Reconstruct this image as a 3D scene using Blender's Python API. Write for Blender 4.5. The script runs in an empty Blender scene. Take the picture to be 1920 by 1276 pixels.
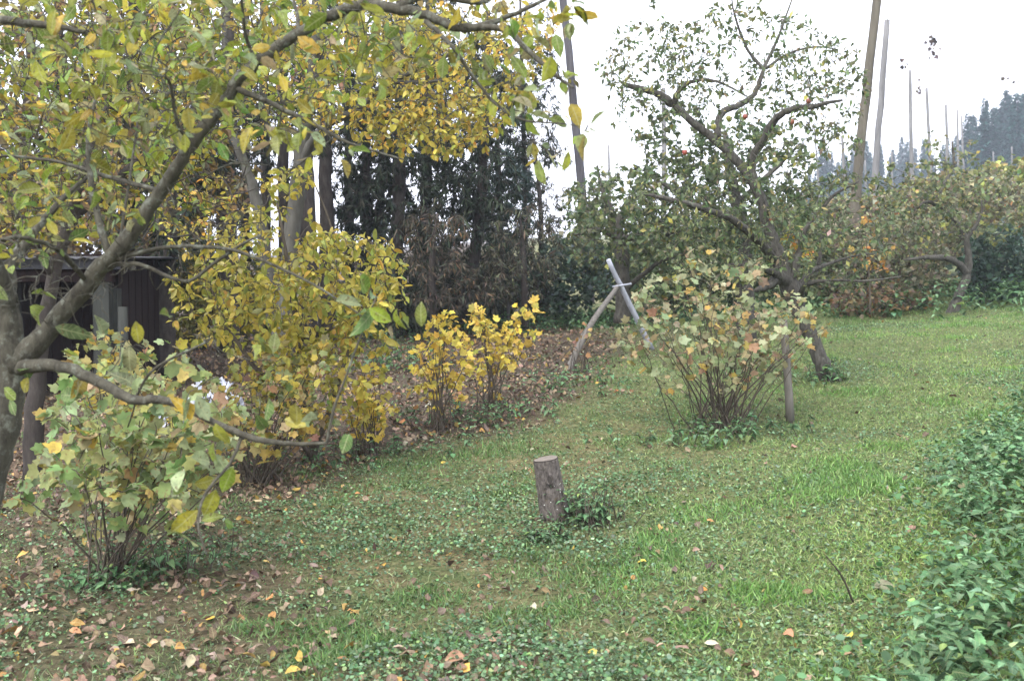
import bpy, math, random
import numpy as np
from math import radians as R
C = bpy.context.scene
col = C.collection
# ------------------------------------------------------------------ camera, sky, sun, exposure
F = 1950.0; CX = 960.0; CY = 638.0; HOR = 560.0; CAMZ = 1.6
PITCH = math.atan((CY-HOR)/F)
cd = bpy.data.cameras.new('camera'); cam = bpy.data.objects.new('camera', cd); col.objects.link(cam)
cam.location = (0, 0, CAMZ); cam.rotation_euler = (math.pi/2-PITCH, 0, 0)
cd.sensor_width = 23.6; cd.lens = F/1920*23.6; cd.clip_start = 0.05; cd.clip_end = 2000
cd.dof.use_dof = True; cd.dof.focus_distance = 6.5; cd.dof.aperture_fstop = 3.2
C.camera = cam
SUN_EL, SUN_AZ = R(48), R(-150)          # high behind the camera's left, veiled by cloud
w = bpy.data.worlds.new('World'); C.world = w; w.use_nodes = True
nt = w.node_tree; nt.nodes.clear()
o_ = nt.nodes.new('ShaderNodeOutputWorld'); bg = nt.nodes.new('ShaderNodeBackground')
sk = nt.nodes.new('ShaderNodeTexSky'); sk.sky_type = 'NISHITA'; sk.sun_disc = False
sk.sun_elevation = SUN_EL; sk.sun_rotation = SUN_AZ; sk.air_density = 1.0; sk.dust_density = 4.0
hs = nt.nodes.new('ShaderNodeHueSaturation'); hs.inputs['Saturation'].default_value = 0.18
mx = nt.nodes.new('ShaderNodeMix'); mx.data_type = 'RGBA'; mx.inputs['Factor'].default_value = 0.72
mx.inputs['B'].default_value = (7.9, 8.2, 9.4, 1)      # even cloud cover
bg.inputs['Strength'].default_value = 0.12
nt.links.new(sk.outputs[0], hs.inputs['Color']); nt.links.new(hs.outputs[0], mx.inputs['A'])
nt.links.new(mx.outputs['Result'], bg.inputs['Color']); nt.links.new(bg.outputs[0], o_.inputs[0])
sd = bpy.data.lights.new('sun', 'SUN'); sd.energy = 1.1; sd.angle = R(25); sd.color = (1, .97, .93)
so = bpy.data.objects.new('sun', sd); col.objects.link(so)
so.rotation_euler = (math.pi/2-SUN_EL, 0, R(-30)); so.location = (0, 0, 30)
C.view_settings.view_transform = 'Standard'; C.view_settings.look = 'None'
C.view_settings.gamma = 1; C.view_settings.exposure = 1.88
C.render.resolution_x = 1024; C.render.resolution_y = 680
C.cycles.max_bounces = 6; C.cycles.diffuse_bounces = 3; C.cycles.transmission_bounces = 4; C.cycles.volume_bounces = 0
# ------------------------------------------------------------------ maths
def ray(px, py):
    x = (px-CX)/F; z = -(py-CY)/F
    c, s = math.cos(PITCH), math.sin(PITCH)
    return np.array([x, c+z*s, -s+z*c])
def P(px, py, Y):
    d = ray(px, py); return np.array([0, 0, CAMZ]) + d*(Y/d[1])
def _h(ix, iy, seed):
    n = (ix*374761393 + iy*668265263 + seed*1442695041) & 0xffffffff
    n = ((n ^ (n >> 13))*1274126177) & 0xffffffff
    return ((n ^ (n >> 16)) & 0xffffff)/float(0xffffff)
def vn(x, y, s, seed=0):
    x = np.asarray(x, float)/s; y = np.asarray(y, float)/s
    ix = np.floor(x).astype(np.int64); iy = np.floor(y).astype(np.int64)
    fx = x-ix; fy = y-iy; fx = fx*fx*(3-2*fx); fy = fy*fy*(3-2*fy)
    a = _h(ix, iy, seed); b = _h(ix+1, iy, seed); c = _h(ix, iy+1, seed); d = _h(ix+1, iy+1, seed)
    return (a+(b-a)*fx)*(1-fy)+(c+(d-c)*fx)*fy
def fbm(x, y, s, seed=0):
    return .5*vn(x, y, s, seed)+.3*vn(x, y, s*.45, seed+1)+.2*vn(x, y, s*.2, seed+2)
def gz(X, Y):
    X = np.asarray(X, float); Y = np.asarray(Y, float)
    near = np.exp(-((X/25)**2+(Y/40)**2))
    return .05+.06*Y+.06*X + near*(.16*(vn(X, Y, 2.6, 3)-.5)+.05*(vn(X, Y, .7, 4)-.5)+.02*(vn(X, Y, .22, 5)-.5)) \
        + (1-near)*2.0*(vn(X, Y, 35, 9)-.5)
def ground(px, py):
    d = ray(px, py); t = 3.0
    for _ in range(60):
        p = np.array([0, 0, CAMZ])+d*t
        e = p[2]-gz(p[0], p[1]); g = -(d[2]-.06*d[1]-.06*d[0])
        t += e/g
    return np.array([0, 0, CAMZ])+d*t
def unit(v): return v/np.maximum(np.linalg.norm(v, axis=-1, keepdims=True), 1e-9)
def sstep(a, b, x):
    t = np.clip((x-a)/(b-a), 0, 1); return t*t*(3-2*t)
# ------------------------------------------------------------------ object helpers
def tag(o, label=None, cat=None, group=None, kind=None):
    if label: o['label'] = label
    if cat: o['category'] = cat
    if group: o['group'] = group
    if kind: o['kind'] = kind
    return o
def empty(name, loc, label, cat, group=None):
    o = bpy.data.objects.new(name, None); col.objects.link(o); o.location = tuple(float(v) for v in loc)
    o.empty_display_size = .2
    return tag(o, label, cat, group)
def meshobj(name, V, faces_loops, sizes, mat, parent=None, tint=None, smooth=True, attrs=None, face_mat=None):
    me = bpy.data.meshes.new(name); V = np.asarray(V, np.float32)
    if parent is not None: V = V-np.array(parent.location, np.float32)
    me.vertices.add(len(V)); me.vertices.foreach_set('co', V.ravel())
    fl = np.asarray(faces_loops, np.int32); sz = np.asarray(sizes, np.int32)
    me.loops.add(len(fl)); me.loops.foreach_set('vertex_index', fl)
    me.polygons.add(len(sz)); st = np.zeros(len(sz), np.int32); st[1:] = np.cumsum(sz)[:-1]
    me.polygons.foreach_set('loop_start', st)
    me.polygons.foreach_set('use_smooth', np.full(len(sz), smooth, bool))
    if tint is not None:
        a = me.attributes.new('tint', 'FLOAT_COLOR', 'POINT')
        c = np.ones((len(V), 4), np.float32); c[:, :3] = tint; a.data.foreach_set('color', c.ravel())
    for k, v in (attrs or {}).items():
        a = me.attributes.new(k, 'FLOAT', 'POINT'); a.data.foreach_set('value', np.asarray(v, np.float32))
    mats = mat if isinstance(mat, (list, tuple)) else [mat]
    for m in mats: me.materials.append(m)
    if face_mat is not None: me.polygons.foreach_set('material_index', np.asarray(face_mat, np.int32))
    me.update(calc_edges=True); me.validate()
    o = bpy.data.objects.new(name, me); col.objects.link(o)
    if parent is not None: o.parent = parent
    return o
class Wood:
    def __init__(s): s.V = []; s.F = []; s.n = 0
    def tube(s, pts, rad, sides=6, cap=True, rough=0, rng=None):
        pts = np.asarray(pts, float); k = len(pts); rad = np.broadcast_to(np.asarray(rad, float), (k,))
        t = np.gradient(pts, axis=0); t = unit(t)
        mt = unit((pts[-1]-pts[0])[None])[0]
        ref = np.array([1., 0, 0]) if abs(mt[0]) < .6 else np.array([0, 1., 0])
        u = unit(np.cross(t, ref)); v = np.cross(t, u)
        a = np.arange(sides)/sides*2*math.pi
        rr = rad[:, None]*np.ones(sides)[None]
        if rough and rng is not None: rr = rr*(1+rough*rng.normal(0, 1, rr.shape))
        V = pts[:, None]+rr[..., None]*(np.cos(a)[None, :, None]*u[:, None]+np.sin(a)[None, :, None]*v[:, None])
        V = V.reshape(-1, 3)
        i = np.arange(k-1)[:, None]*sides; j = np.arange(sides)[None]; j2 = (j+1) % sides
        q = np.stack([i+j, i+j2, i+sides+j2, i+sides+j], -1).reshape(-1, 4)+s.n
        s.V.append(V); s.F.append(('q', q)); n0 = s.n; s.n += len(V)
        if cap and sides > 4:
            s.F.append(('n', np.arange(sides)[::-1]+n0)); s.F.append(('n', np.arange(sides)+n0+(k-1)*sides))
        return s
    def raw(s, V, faces):
        V = np.asarray(V, float); s.V.append(V)
        for f in faces: s.F.append(('n', np.asarray(f)+s.n))
        s.n += len(V); return s
    def box(s, c, d, rz=0, rx=0):
        c = np.array(c, float); d = np.array(d, float)/2
        v = np.array([[x, y, z] for x in (-1, 1) for y in (-1, 1) for z in (-1, 1)])*d
        cr, sr = math.cos(rx), math.sin(rx); v = v@np.array([[1, 0, 0], [0, cr, sr], [0, -sr, cr]])
        cr, sr = math.cos(rz), math.sin(rz); v = v@np.array([[cr, sr, 0], [-sr, cr, 0], [0, 0, 1]])
        return s.raw(v+c, [(0, 1, 3, 2), (4, 6, 7, 5), (0, 4, 5, 1), (2, 3, 7, 6), (0, 2, 6, 4), (1, 5, 7, 3)])
    def build(s, name, mat, parent=None, smooth=True):
        V = np.concatenate(s.V); fl = []; sz = []
        for k, f in s.F:
            if k == 'q': fl.append(f.ravel()); sz.append(np.full(len(f), 4))
            else: fl.append(f); sz.append(np.array([len(f)]))
        return meshobj(name, V, np.concatenate(fl), np.concatenate(sz), mat, parent, smooth=smooth)
def spline(pts, per=5):
    p = np.asarray(pts, float); n = len(p)
    if n < 3:
        t = np.linspace(0, 1, per+1)[:, None]; return p[0]+(p[-1]-p[0])*t
    e = np.vstack([2*p[0]-p[1], p, 2*p[-1]-p[-2]]); out = []
    for i in range(n-1):
        a, b, c, d = e[i:i+4]
        for t in np.arange(per)/per:
            out.append(.5*((2*b)+(c-a)*t+(2*a-5*b+4*c-d)*t*t+(3*b-a-3*c+d)*t**3))
    out.append(p[-1]); return np.array(out)
# leaf templates: x across, y along, z up.  (verts, faces)
def tmpl(outline_left, mid, seg=True):
    """symmetric leaf: list of (halfwidth, y); mid rib verts and both edges"""
    V = []; Fc = []
    n = len(outline_left)
    for hw, y in outline_left: V += [(-hw, y, hw*.35), (0, y, 0), (hw, y, hw*.35)]
    for i in range(n-1):
        a = i*3; Fc += [(a, a+1, a+4, a+3), (a+1, a+2, a+5, a+4)]
    return np.array(V, float), Fc
OVATE = tmpl([(.02, 0), (.2, .22), (.27, .5), (.19, .78), (.01, 1.)], 0)
SERR = tmpl([(.03, 0), (.26, .12), (.33, .3), (.27, .52), (.16, .76), (.0, 1.04)], 0)
def serrated():
    rows = [(.02, 0), (.24, .06), (.34, .2), (.27, .25), (.33, .36), (.24, .42), (.27, .53), (.17, .6), (.19, .7), (.1, .77), (.0, 1.05)]
    return tmpl(rows, 0)
NETL = serrated()
SMALL = (np.array([(0, 0, 0), (.25, .45, .07), (0, 1, 0), (-.25, .45, .07)], float), [(0, 1, 2), (0, 2, 3)])
ROUND = (np.array([(0, 0, 0), (.38, .1, .05), (.5, .5, .1), (.25, .92, .03), (-.25, .92, .03), (-.5, .5, .1), (-.38, .1, .05), (0, .5, 0)], float),
         [(7, 0, 1), (7, 1, 2), (7, 2, 3), (7, 3, 4), (7, 4, 5), (7, 5, 6), (7, 6, 0)])
def lobed():
    V = [(0, .12, 0)]; ang = [(-150, .40), (-125, .42), (-100, .60), (-78, .50), (-55, .76), (-38, .66), (-24, .60), (-12, .78), (0, .95), (12, .78), (24, .60), (38, .66), (55, .76), (78, .50), (100, .60), (125, .42), (150, .40)]
    for a, r in ang:
        V.append((r*math.sin(R(a))*.78, .3+r*math.cos(R(a))*.75, .10*r+.05*(r > .5)))
    V[0] = (0, .3, 0); V.append((0, .1, 0)); n = len(ang)
    Fc = [(0, i, i+1) for i in range(1, n)]+[(0, n, n+1), (0, n+1, 1)]
    return np.array(V, float), Fc
LOBED = lobed()
NEEDLE = (np.array([(0, 0, 0), (.07, .4, .0), (0, 1, 0), (-.08, .5, .02)], float), [(0, 1, 2, 3)])
BLADE = (np.array([(-.05, 0, 0), (.05, 0, 0), (.04, .5, .0), (-.04, .5, .0), (0, 1, 0)], float), [(0, 1, 2, 3), (3, 2, 4)])
def leaves(name, T, pos, axis, nrm, size, tint, mat, parent=None, curl=0., curlv=0., rng=None, wide=1., twist=0., wood=None, woodmat=None):
    V, Fc = T; n = len(pos); pos = np.asarray(pos, float)
    axis = unit(np.asarray(axis, float)); side = unit(np.cross(axis, nrm)); nn = np.cross(side, axis)
    size = np.broadcast_to(np.asarray(size, float), (n,))
    k = len(V); x = V[None, :, 0]*wide; y = V[None, :, 1]; z = V[None, :, 2]*np.ones((n, 1))
    if rng is not None:
        cu = curl+curlv*rng.normal(0, 1, (n, 1)); z = z*(1+.9*rng.normal(0, 1, (n, 1)))-cu*y**2
        if twist: z = z+twist*rng.normal(0, 1, (n, 1))*x*y+twist*.5*rng.normal(0, 1, (n, k))*np.abs(x)
    W = pos[:, None]+size[:, None, None]*(x[..., None]*side[:, None]+y[..., None]*axis[:, None]+z[..., None]*nn[:, None])
    sz1 = np.array([len(f) for f in Fc]); fl1 = np.concatenate([np.array(f) for f in Fc])
    fl = (fl1[None]+np.arange(n)[:, None]*k).ravel(); sz = np.tile(sz1, n)
    tc = np.repeat(np.asarray(tint), k, axis=0)
    A_ = {'lx': np.tile(np.sign(V[:, 0])*(np.abs(V[:, 0]) > .01), n), 'ly': np.tile(V[:, 1], n)}
    if wood is not None and wood.n:        # the fine twigs that carry these leaves
        WV = np.concatenate(wood.V); nv = n*k; wf = []; wz = []
        for kk, f in wood.F:
            wf.append(np.asarray(f).ravel()+nv); wz.append(np.full(len(f), 4) if kk == 'q' else np.array([len(f)]))
        wf = np.concatenate(wf); wz = np.concatenate(wz)
        return meshobj(name, np.concatenate([W.reshape(-1, 3), WV]), np.concatenate([fl, wf]), np.concatenate([sz, wz]), [mat, woodmat], parent,
                       tint=np.concatenate([tc, np.full((len(WV), 3), .1)]), attrs={k_: np.concatenate([v_, np.zeros(len(WV))]) for k_, v_ in A_.items()}, face_mat=np.concatenate([np.zeros(len(sz)), np.ones(len(wz))]))
    return meshobj(name, W.reshape(-1, 3), fl, sz, mat, parent, tint=tc, smooth=True, attrs=A_)
def pal(rng, n, cols, wts, jit=.18):
    cols = np.array(cols, float); wts = np.array(wts, float); wts /= wts.sum()
    c = cols[rng.choice(len(cols), n, p=wts)]; c2 = cols[rng.choice(len(cols), n, p=wts)]
    m = rng.random((n, 1))*.35; c = c*(1-m)+c2*m
    return np.clip(c*np.exp(rng.normal(0, jit, (n, 1)))*np.exp(rng.normal(0, jit*.3, (n, 3))), .004, .85)
def s2l(*v):
    return tuple(((x/255+.055)/1.055)**2.4 if x > 10 else x/255/12.92 for x in v)
# ------------------------------------------------------------------ materials
def newmat(name):
    m = bpy.data.materials.new(name); m.use_nodes = True; t = m.node_tree; t.nodes.clear()
    return m, t, t.nodes.new('ShaderNodeOutputMaterial')
def nz(t, scale, detail=4, rough=.6, co=None, sc=None, kind='ShaderNodeTexNoise'):
    n = t.nodes.new(kind); n.inputs['Scale'].default_value = scale
    if kind == 'ShaderNodeTexNoise': n.inputs['Detail'].default_value = detail; n.inputs['Roughness'].default_value = rough
    tc = t.nodes.new('ShaderNodeTexCoord'); src = tc.outputs['Object']
    if sc:
        mp = t.nodes.new('ShaderNodeMapping'); mp.inputs['Scale'].default_value = sc; t.links.new(src, mp.inputs[0]); src = mp.outputs[0]
    t.links.new(src, n.inputs['Vector']); return n
def ramp(t, fac, stops):
    r = t.nodes.new('ShaderNodeValToRGB'); el = r.color_ramp.elements
    while len(el) < len(stops): el.new(.5)
    for e, (p, c) in zip(el, stops): e.position = p; e.color = (*c, 1) if len(c) == 3 else c
    t.links.new(fac, r.inputs[0]); return r.outputs[0]
def mixc(t, fac, a, b, mode='MIX'):
    m = t.nodes.new('ShaderNodeMix'); m.data_type = 'RGBA'; m.blend_type = mode
    for k, v in (('Factor', fac), ('A', a), ('B', b)):
        if isinstance(v, (int, float)): m.inputs[k].default_value = v
        elif isinstance(v, tuple): m.inputs[k].default_value = (*v, 1)
        else: t.links.new(v, m.inputs[k])
    return m.outputs['Result']
def leafmat(name, trans=.35, rough=.55, spots=0., spotscale=90, spotcol=(.10, .065, .02), mottle=.25, mscale=35, spec=.3, veins=0.):
    m, t, out = newmat(name)
    at = t.nodes.new('ShaderNodeAttribute'); at.attribute_name = 'tint'
    n = nz(t, mscale, 3)
    f = ramp(t, n.outputs[0], [(.3, (1-mottle,)*3), (.7, (1+mottle*.3,)*3)])
    c = mixc(t, 1., at.outputs['Color'], f, 'MULTIPLY')
    if spots:
        n2 = nz(t, spotscale, 2, .5); s = ramp(t, n2.outputs[0], [(.60, (0, 0, 0)), (.68, (spots,)*3)])
        c = mixc(t, s, c, spotcol)
    if veins:      # pale midrib and side veins
        def mth(op, a_, b_=None):
            q_ = t.nodes.new('ShaderNodeMath'); q_.operation = op
            for i_, v_ in enumerate((a_, b_)):
                if v_ is None: continue
                if isinstance(v_, (int, float)): q_.inputs[i_].default_value = v_
                else: t.links.new(v_, q_.inputs[i_])
            return q_.outputs[0]
        lx = t.nodes.new('ShaderNodeAttribute'); lx.attribute_name = 'lx'; ly = t.nodes.new('ShaderNodeAttribute'); ly.attribute_name = 'ly'
        ab = mth('ABSOLUTE', lx.outputs['Fac']); rib = mth('LESS_THAN', ab, .09)
        sd_ = mth('GREATER_THAN', mth('SINE', mth('MULTIPLY', mth('SUBTRACT', ly.outputs['Fac'], mth('MULTIPLY', ab, .16)), 44.)), .82)
        fv = mth('MULTIPLY', mth('MAXIMUM', rib, mth('MULTIPLY', sd_, .55)), veins)
        c = mixc(t, fv, c, mixc(t, .5, c, (.42, .42, .22)))
    b = t.nodes.new('ShaderNodeBsdfPrincipled'); b.inputs['Roughness'].default_value = rough
    b.inputs['Specular IOR Level'].default_value = spec
    tr = t.nodes.new('ShaderNodeBsdfTranslucent'); mxs = t.nodes.new('ShaderNodeMixShader'); mxs.inputs[0].default_value = trans
    t.links.new(c, b.inputs['Base Color']); t.links.new(c, tr.inputs['Color'])
    t.links.new(b.outputs[0], mxs.inputs[1]); t.links.new(tr.outputs[0], mxs.inputs[2]); t.links.new(mxs.outputs[0], out.inputs[0])
    return m
def barkmat(name, a, b, lichen=None, scale=18, bump=.5, lf=.55, sc=(1, 1, .35), rough=.9):
    m, t, out = newmat(name)
    n = nz(t, scale, 6, .7, sc=sc); c = ramp(t, n.outputs[0], [(.3, a), (.7, b)])
    if lichen:
        n3 = nz(t, scale*.55, 5, .75); f = ramp(t, n3.outputs[0], [(lf, (0, 0, 0)), (lf+.12, (.8,)*3)]); c = mixc(t, f, c, lichen)
    bs = t.nodes.new('ShaderNodeBsdfPrincipled'); bs.inputs['Roughness'].default_value = rough; bs.inputs['Specular IOR Level'].default_value = .2
    bp = t.nodes.new('ShaderNodeBump'); bp.inputs['Strength'].default_value = bump; bp.inputs['Distance'].default_value = .012
    t.links.new(n.outputs[0], bp.inputs['Height']); t.links.new(bp.outputs[0], bs.inputs['Normal'])
    t.links.new(c, bs.inputs['Base Color']); t.links.new(bs.outputs[0], out.inputs[0]); return m
M = {}
M['leaf_front'] = leafmat('mottled_foliage', .4, .5, spots=.8, spotscale=95, mottle=.5, mscale=45, veins=.8)
M['leaf'] = leafmat('autumn_foliage', .38, .6, mottle=.3, mscale=25)
M['leaf_far'] = leafmat('distant_foliage', .25, .8, mottle=.2, mscale=3, spec=.1)
M['needle'] = leafmat('needle_foliage', .12, .7, mottle=.3, mscale=6, spec=.15)
M['currant'] = leafmat('currant_foliage', .38, .6, spots=.7, spotscale=45, spotcol=(.2, .10, .05), mottle=.3, mscale=20)
M['nettle'] = leafmat('nettle_foliage', .25, .8, mottle=.35, mscale=30, spec=.12, veins=.6)
M['weed'] = leafmat('weed_foliage', .2, .6, mottle=.3, mscale=25)
M['dry'] = leafmat('dry_leaf', .08, .75, spots=.5, spotscale=60, spotcol=(.07, .04, .03), mottle=.4, mscale=40, veins=.5)
M['grass'] = leafmat('grass_blades', .25, .55, mottle=.15, mscale=8)
M['bark_front'] = barkmat('smooth_grey_bark', (.028, .025, .019), (.10, .093, .068), (.17, .18, .145), 42, .9, .53)
M['bark_apple'] = barkmat('rough_apple_bark', (.026, .023, .019), (.115, .107, .09), (.15, .16, .12), 34, 1., .57)
M['bark_dark'] = barkmat('dark_conifer_bark', (.022, .018, .016), (.07, .06, .052), (.05, .06, .045), 14, .8, .6)
M['bark_grey'] = barkmat('pale_grey_bark', (.045, .042, .035), (.10, .096, .08), (.10, .115, .07), 12, .4, .58)
M['stem'] = barkmat('currant_stem', (.04, .032, .024), (.12, .10, .075), (.14, .13, .11), 30, .4, .6)
M['pole'] = barkmat('weathered_hop_pole', (.10, .097, .097), (.21, .205, .20), (.14, .155, .11), 9, .35, .62, (1, 1, .12))
M['pole_brown'] = barkmat('brown_hop_pole', (.065, .057, .043), (.135, .12, .092), (.09, .10, .06), 9, .35, .6, (1, 1, .12))
M['pole_dark'] = barkmat('dark_mossy_pole', (.035, .032, .036), (.10, .095, .10), (.08, .085, .06), 9, .5, .6, (1, 1, .12))
M['silver'] = barkmat('silvery_pole_wood', (.26, .27, .31), (.42, .43, .48), None, 20, .3, .6, (1, 1, .2), .6)
M['oldpole'] = barkmat('old_brown_pole_wood', (.085, .078, .066), (.19, .172, .15), (.14, .15, .12), 18, .5, .6, (1, 1, .2))
M['stump'] = barkmat('stump_bark', (.014, .011, .009), (.19, .165, .145), (.13, .10, .055), 55, 1.2, .58, (1, 1, .45))
M['cut'] = barkmat('cut_wood', (.10, .085, .07), (.2, .17, .14), (.09, .1, .07), 40, .3, .6, (1, 1, 1))
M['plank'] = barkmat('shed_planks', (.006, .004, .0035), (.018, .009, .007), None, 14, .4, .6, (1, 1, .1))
M['shedgrey'] = barkmat('grey_shed_boards', (.018, .018, .016), (.042, .045, .038), (.08, .1, .06), 12, .4, .6, (1, 1, .1))
M['roof'] = barkmat('roof_sheet', (.03, .03, .032), (.075, .075, .08), (.05, .05, .035), 8, .2, .62, (1, 1, 1), .5)
M['plastic'] = barkmat('white_plastic', (.38, .40, .46), (.5, .52, .58), None, 5, .2, .6, (1, 1, 1), .4)
M['stake'] = barkmat('stake_wood', (.09, .082, .068), (.19, .175, .15), (.12, .13, .09), 14, .4, .6, (1, 1, .15))
M['wire'] = barkmat('rusty_wire', (.05, .045, .04), (.1, .09, .08), None, 20, .1)
M['lichen'] = barkmat('white_lichen', (.5, .5, .45), (.75, .75, .7), None, 60, .2, .6, (1, 1, 1))
def apple_mat(name, a, b):
    m, t, out = newmat(name); n = nz(t, 22, 3); c = ramp(t, n.outputs[0], [(.35, a), (.62, b)])
    bs = t.nodes.new('ShaderNodeBsdfPrincipled'); bs.inputs['Roughness'].default_value = .35
    t.links.new(c, bs.inputs['Base Color']); t.links.new(bs.outputs[0], out.inputs[0]); return m
M['apple_red'] = apple_mat('red_apple_skin', (.28, .045, .035), (.22, .10, .05))
M['apple_yellow'] = apple_mat('yellow_apple_skin', (.30, .25, .05), (.25, .26, .06))
# ------------------------------------------------------------------ ground masks (shared by the ground and what grows on it)
LB_Y = [0, 3.6, 4.6, 6, 7.6, 9, 11, 13.5, 16, 18, 60]
LB_X = [-.1, -.55, -.95, -1.35, -1.1, .1, .9, 1.5, 1.3, .6, -2]
def litter(X, Y):
    e = np.interp(Y, LB_Y, LB_X)+(fbm(X, Y, 1.4, 21)-.5)*1.8
    return sstep(.55, -.45, (X-e)/(.6+.03*Y))
def strip(X, Y):      # fresh grass strip before the golden bushes
    return np.exp(-(((X+.35)*.9-(Y-7.6)*.35)/.75)**2-((Y-7.5)/.55)**2)
def lush(X, Y):      # brighter grass towards the right
    return sstep(-.1, .35, X/np.maximum(Y, 1)+.35*(fbm(X, Y, 2.2, 31)-.5))
def ivy(X, Y):       # low creeping weeds
    return sstep(.44, .62, fbm(X, Y, 1.1, 41)+.10*np.exp(-((X+.3)**2+(Y-6.5)**2)/4)-.06*lush(X, Y))
def mossy(X, Y): return sstep(.48, .62, fbm(X, Y, .9, 51))
# terrain: one sheet, fine near the camera
def warp(n, a, L): 
    t = np.linspace(-1, 1, n); return np.sinh(t*a)/math.sinh(a)*L
gx = warp(420, 5.2, 330); gy = warp(520, 5.0, 330)+9
GX, GY = np.meshgrid(gx, gy); GZ = gz(GX, GY); nx, ny = len(gx), len(gy)
ii = (np.arange(ny-1)[:, None]*nx+np.arange(nx-1)[None]); q = np.stack([ii, ii+1, ii+nx+1, ii+nx], -1).reshape(-1, 4)
def ground_mat():
    m, t, out = newmat('garden_soil_and_moss')
    def at(k):
        a = t.nodes.new('ShaderNodeAttribute'); a.attribute_name = k; return a.outputs['Fac']
    n1 = nz(t, 3.2, 8, .75); n2 = nz(t, 22, 8, .8); n3 = nz(t, 1.1, 5, .6)
    moss = ramp(t, n2.outputs[0], [(.34, (.04, .033, .02)), (.5, (.15, .122, .06)), (.68, (.26, .225, .12))])
    green = ramp(t, n2.outputs[0], [(.34, (.025, .036, .014)), (.5, (.085, .11, .04)), (.68, (.17, .19, .08))])
    soil = ramp(t, n2.outputs[0], [(.32, (.02, .015, .012)), (.52, (.08, .058, .045)), (.7, (.17, .125, .10))])
    f = ramp(t, n1.outputs[0], [(.42, (0, 0, 0)), (.6, (1, 1, 1))])
    c = mixc(t, f, moss, green)
    c = mixc(t, at('lush'), c, green)
    c = mixc(t, at('litter'), c, soil)
    b = t.nodes.new('ShaderNodeBsdfPrincipled'); b.inputs['Roughness'].default_value = .95; b.inputs['Specular IOR Level'].default_value = .1
    bp = t.nodes.new('ShaderNodeBump'); bp.inputs['Strength'].default_value = .8; bp.inputs['Distance'].default_value = .03
    t.links.new(n2.outputs[0], bp.inputs['Height']); t.links.new(bp.outputs[0], b.inputs['Normal'])
    t.links.new(c, b.inputs['Base Color']); t.links.new(b.outputs[0], out.inputs[0]); return m
g = meshobj('ground', np.stack([GX, GY, GZ], -1).reshape(-1, 3), q.ravel(), np.full(len(q), 4), ground_mat(),
            attrs={'litter': (litter(GX, GY)*np.interp(GY, [0, 5, 8], [.35, .55, .9])).ravel(), 'lush': (lush(GX, GY)*.75).ravel()})
tag(g, 'sloping garden ground of soil and moss', None, None, 'structure')
# ------------------------------------------------------------------ scatter on the ground
def scatter(rng, n, y0=2.6, y1=22., pw=1., margin=.62, left=None):
    """density falls off with distance; area wider than the view on both sides"""
    u = rng.random(n)
    Y = y0*(y1/y0)**(u**pw)
    X = (rng.random(n)*2-1)*(Y*margin+.8)
    return X, Y
def flat_normals(rng, n, tilt=.35):
    v = rng.normal(0, tilt, (n, 3)); v[:, 2] = 1; return unit(v)
NE_Y = [2.0, 3.2, 5.0, 6.9, 8.1, 9.2]; NE_X = [.65, 1.35, 2.1, 3.15, 3.95, 4.9]
def nettle_mask(X, Y): return (X > np.interp(Y, NE_Y, NE_X)+(fbm(X, Y, .8, 61)-.5)*.7) & (Y < 9.6)
rng = np.random.default_rng(1)
# grass
X, Y = scatter(rng, 760000, pw=.95)
dens = (.34+.5*lush(X, Y)+.45*(vn(X, Y, .35, 71) > .62)+1.2*strip(X, Y))*(1-.75*mossy(X, Y)*(1-lush(X, Y))*(1-strip(X, Y)))*(1-.75*litter(X, Y)*np.interp(Y, [4.5, 8], [.1, 1]))*(1-.6*ivy(X, Y))*(.35+1.0*vn(X, Y, .5, 73))
k = rng.random(len(X)) < dens; X, Y = X[k], Y[k]; n = len(X)
tuft = np.clip(sstep(.62, .8, vn(X, Y, .35, 71))+strip(X, Y), 0, 1)
ax = rng.normal(0, .75, (n, 3)); ax[:, 2] = .55+.8*rng.random(n)*(.5+tuft)
sz = (.014+.022*rng.random(n)+.024*tuft*rng.random(n)**1.5)*(1+.02*Y)
nr = rng.normal(0, 1, (n, 3)); nr[:, 2] += .6
yel = lush(X, Y)*vn(X, Y, 1.0, 75)
pg = pal(rng, n, [(.12, .17, .055), (.17, .21, .07), (.24, .26, .11), (.34, .32, .18), (.08, .12, .04)], [3, 3, 2.4, 1.3, 1.5], .2)
pg = pg*np.array([1.0, 1.14, 1.15])*(1+yel[:, None]*np.array([.32, .30, .0]))*np.where((lush(X, Y) > .5)[:, None], [.97, 1.06, .92], 1.)
tl = pg.copy(); tl[tuft > .4] *= np.array([.72, .88, .72])
go = leaves('grass', BLADE, np.stack([X, Y, gz(X, Y)-.003], -1), ax, nr, sz, tl, M['grass'], wide=1.35*1, curl=.25, curlv=.3, rng=rng)
tag(go, 'short uneven lawn grass covering the slope', 'grass', None, 'stuff')
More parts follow.
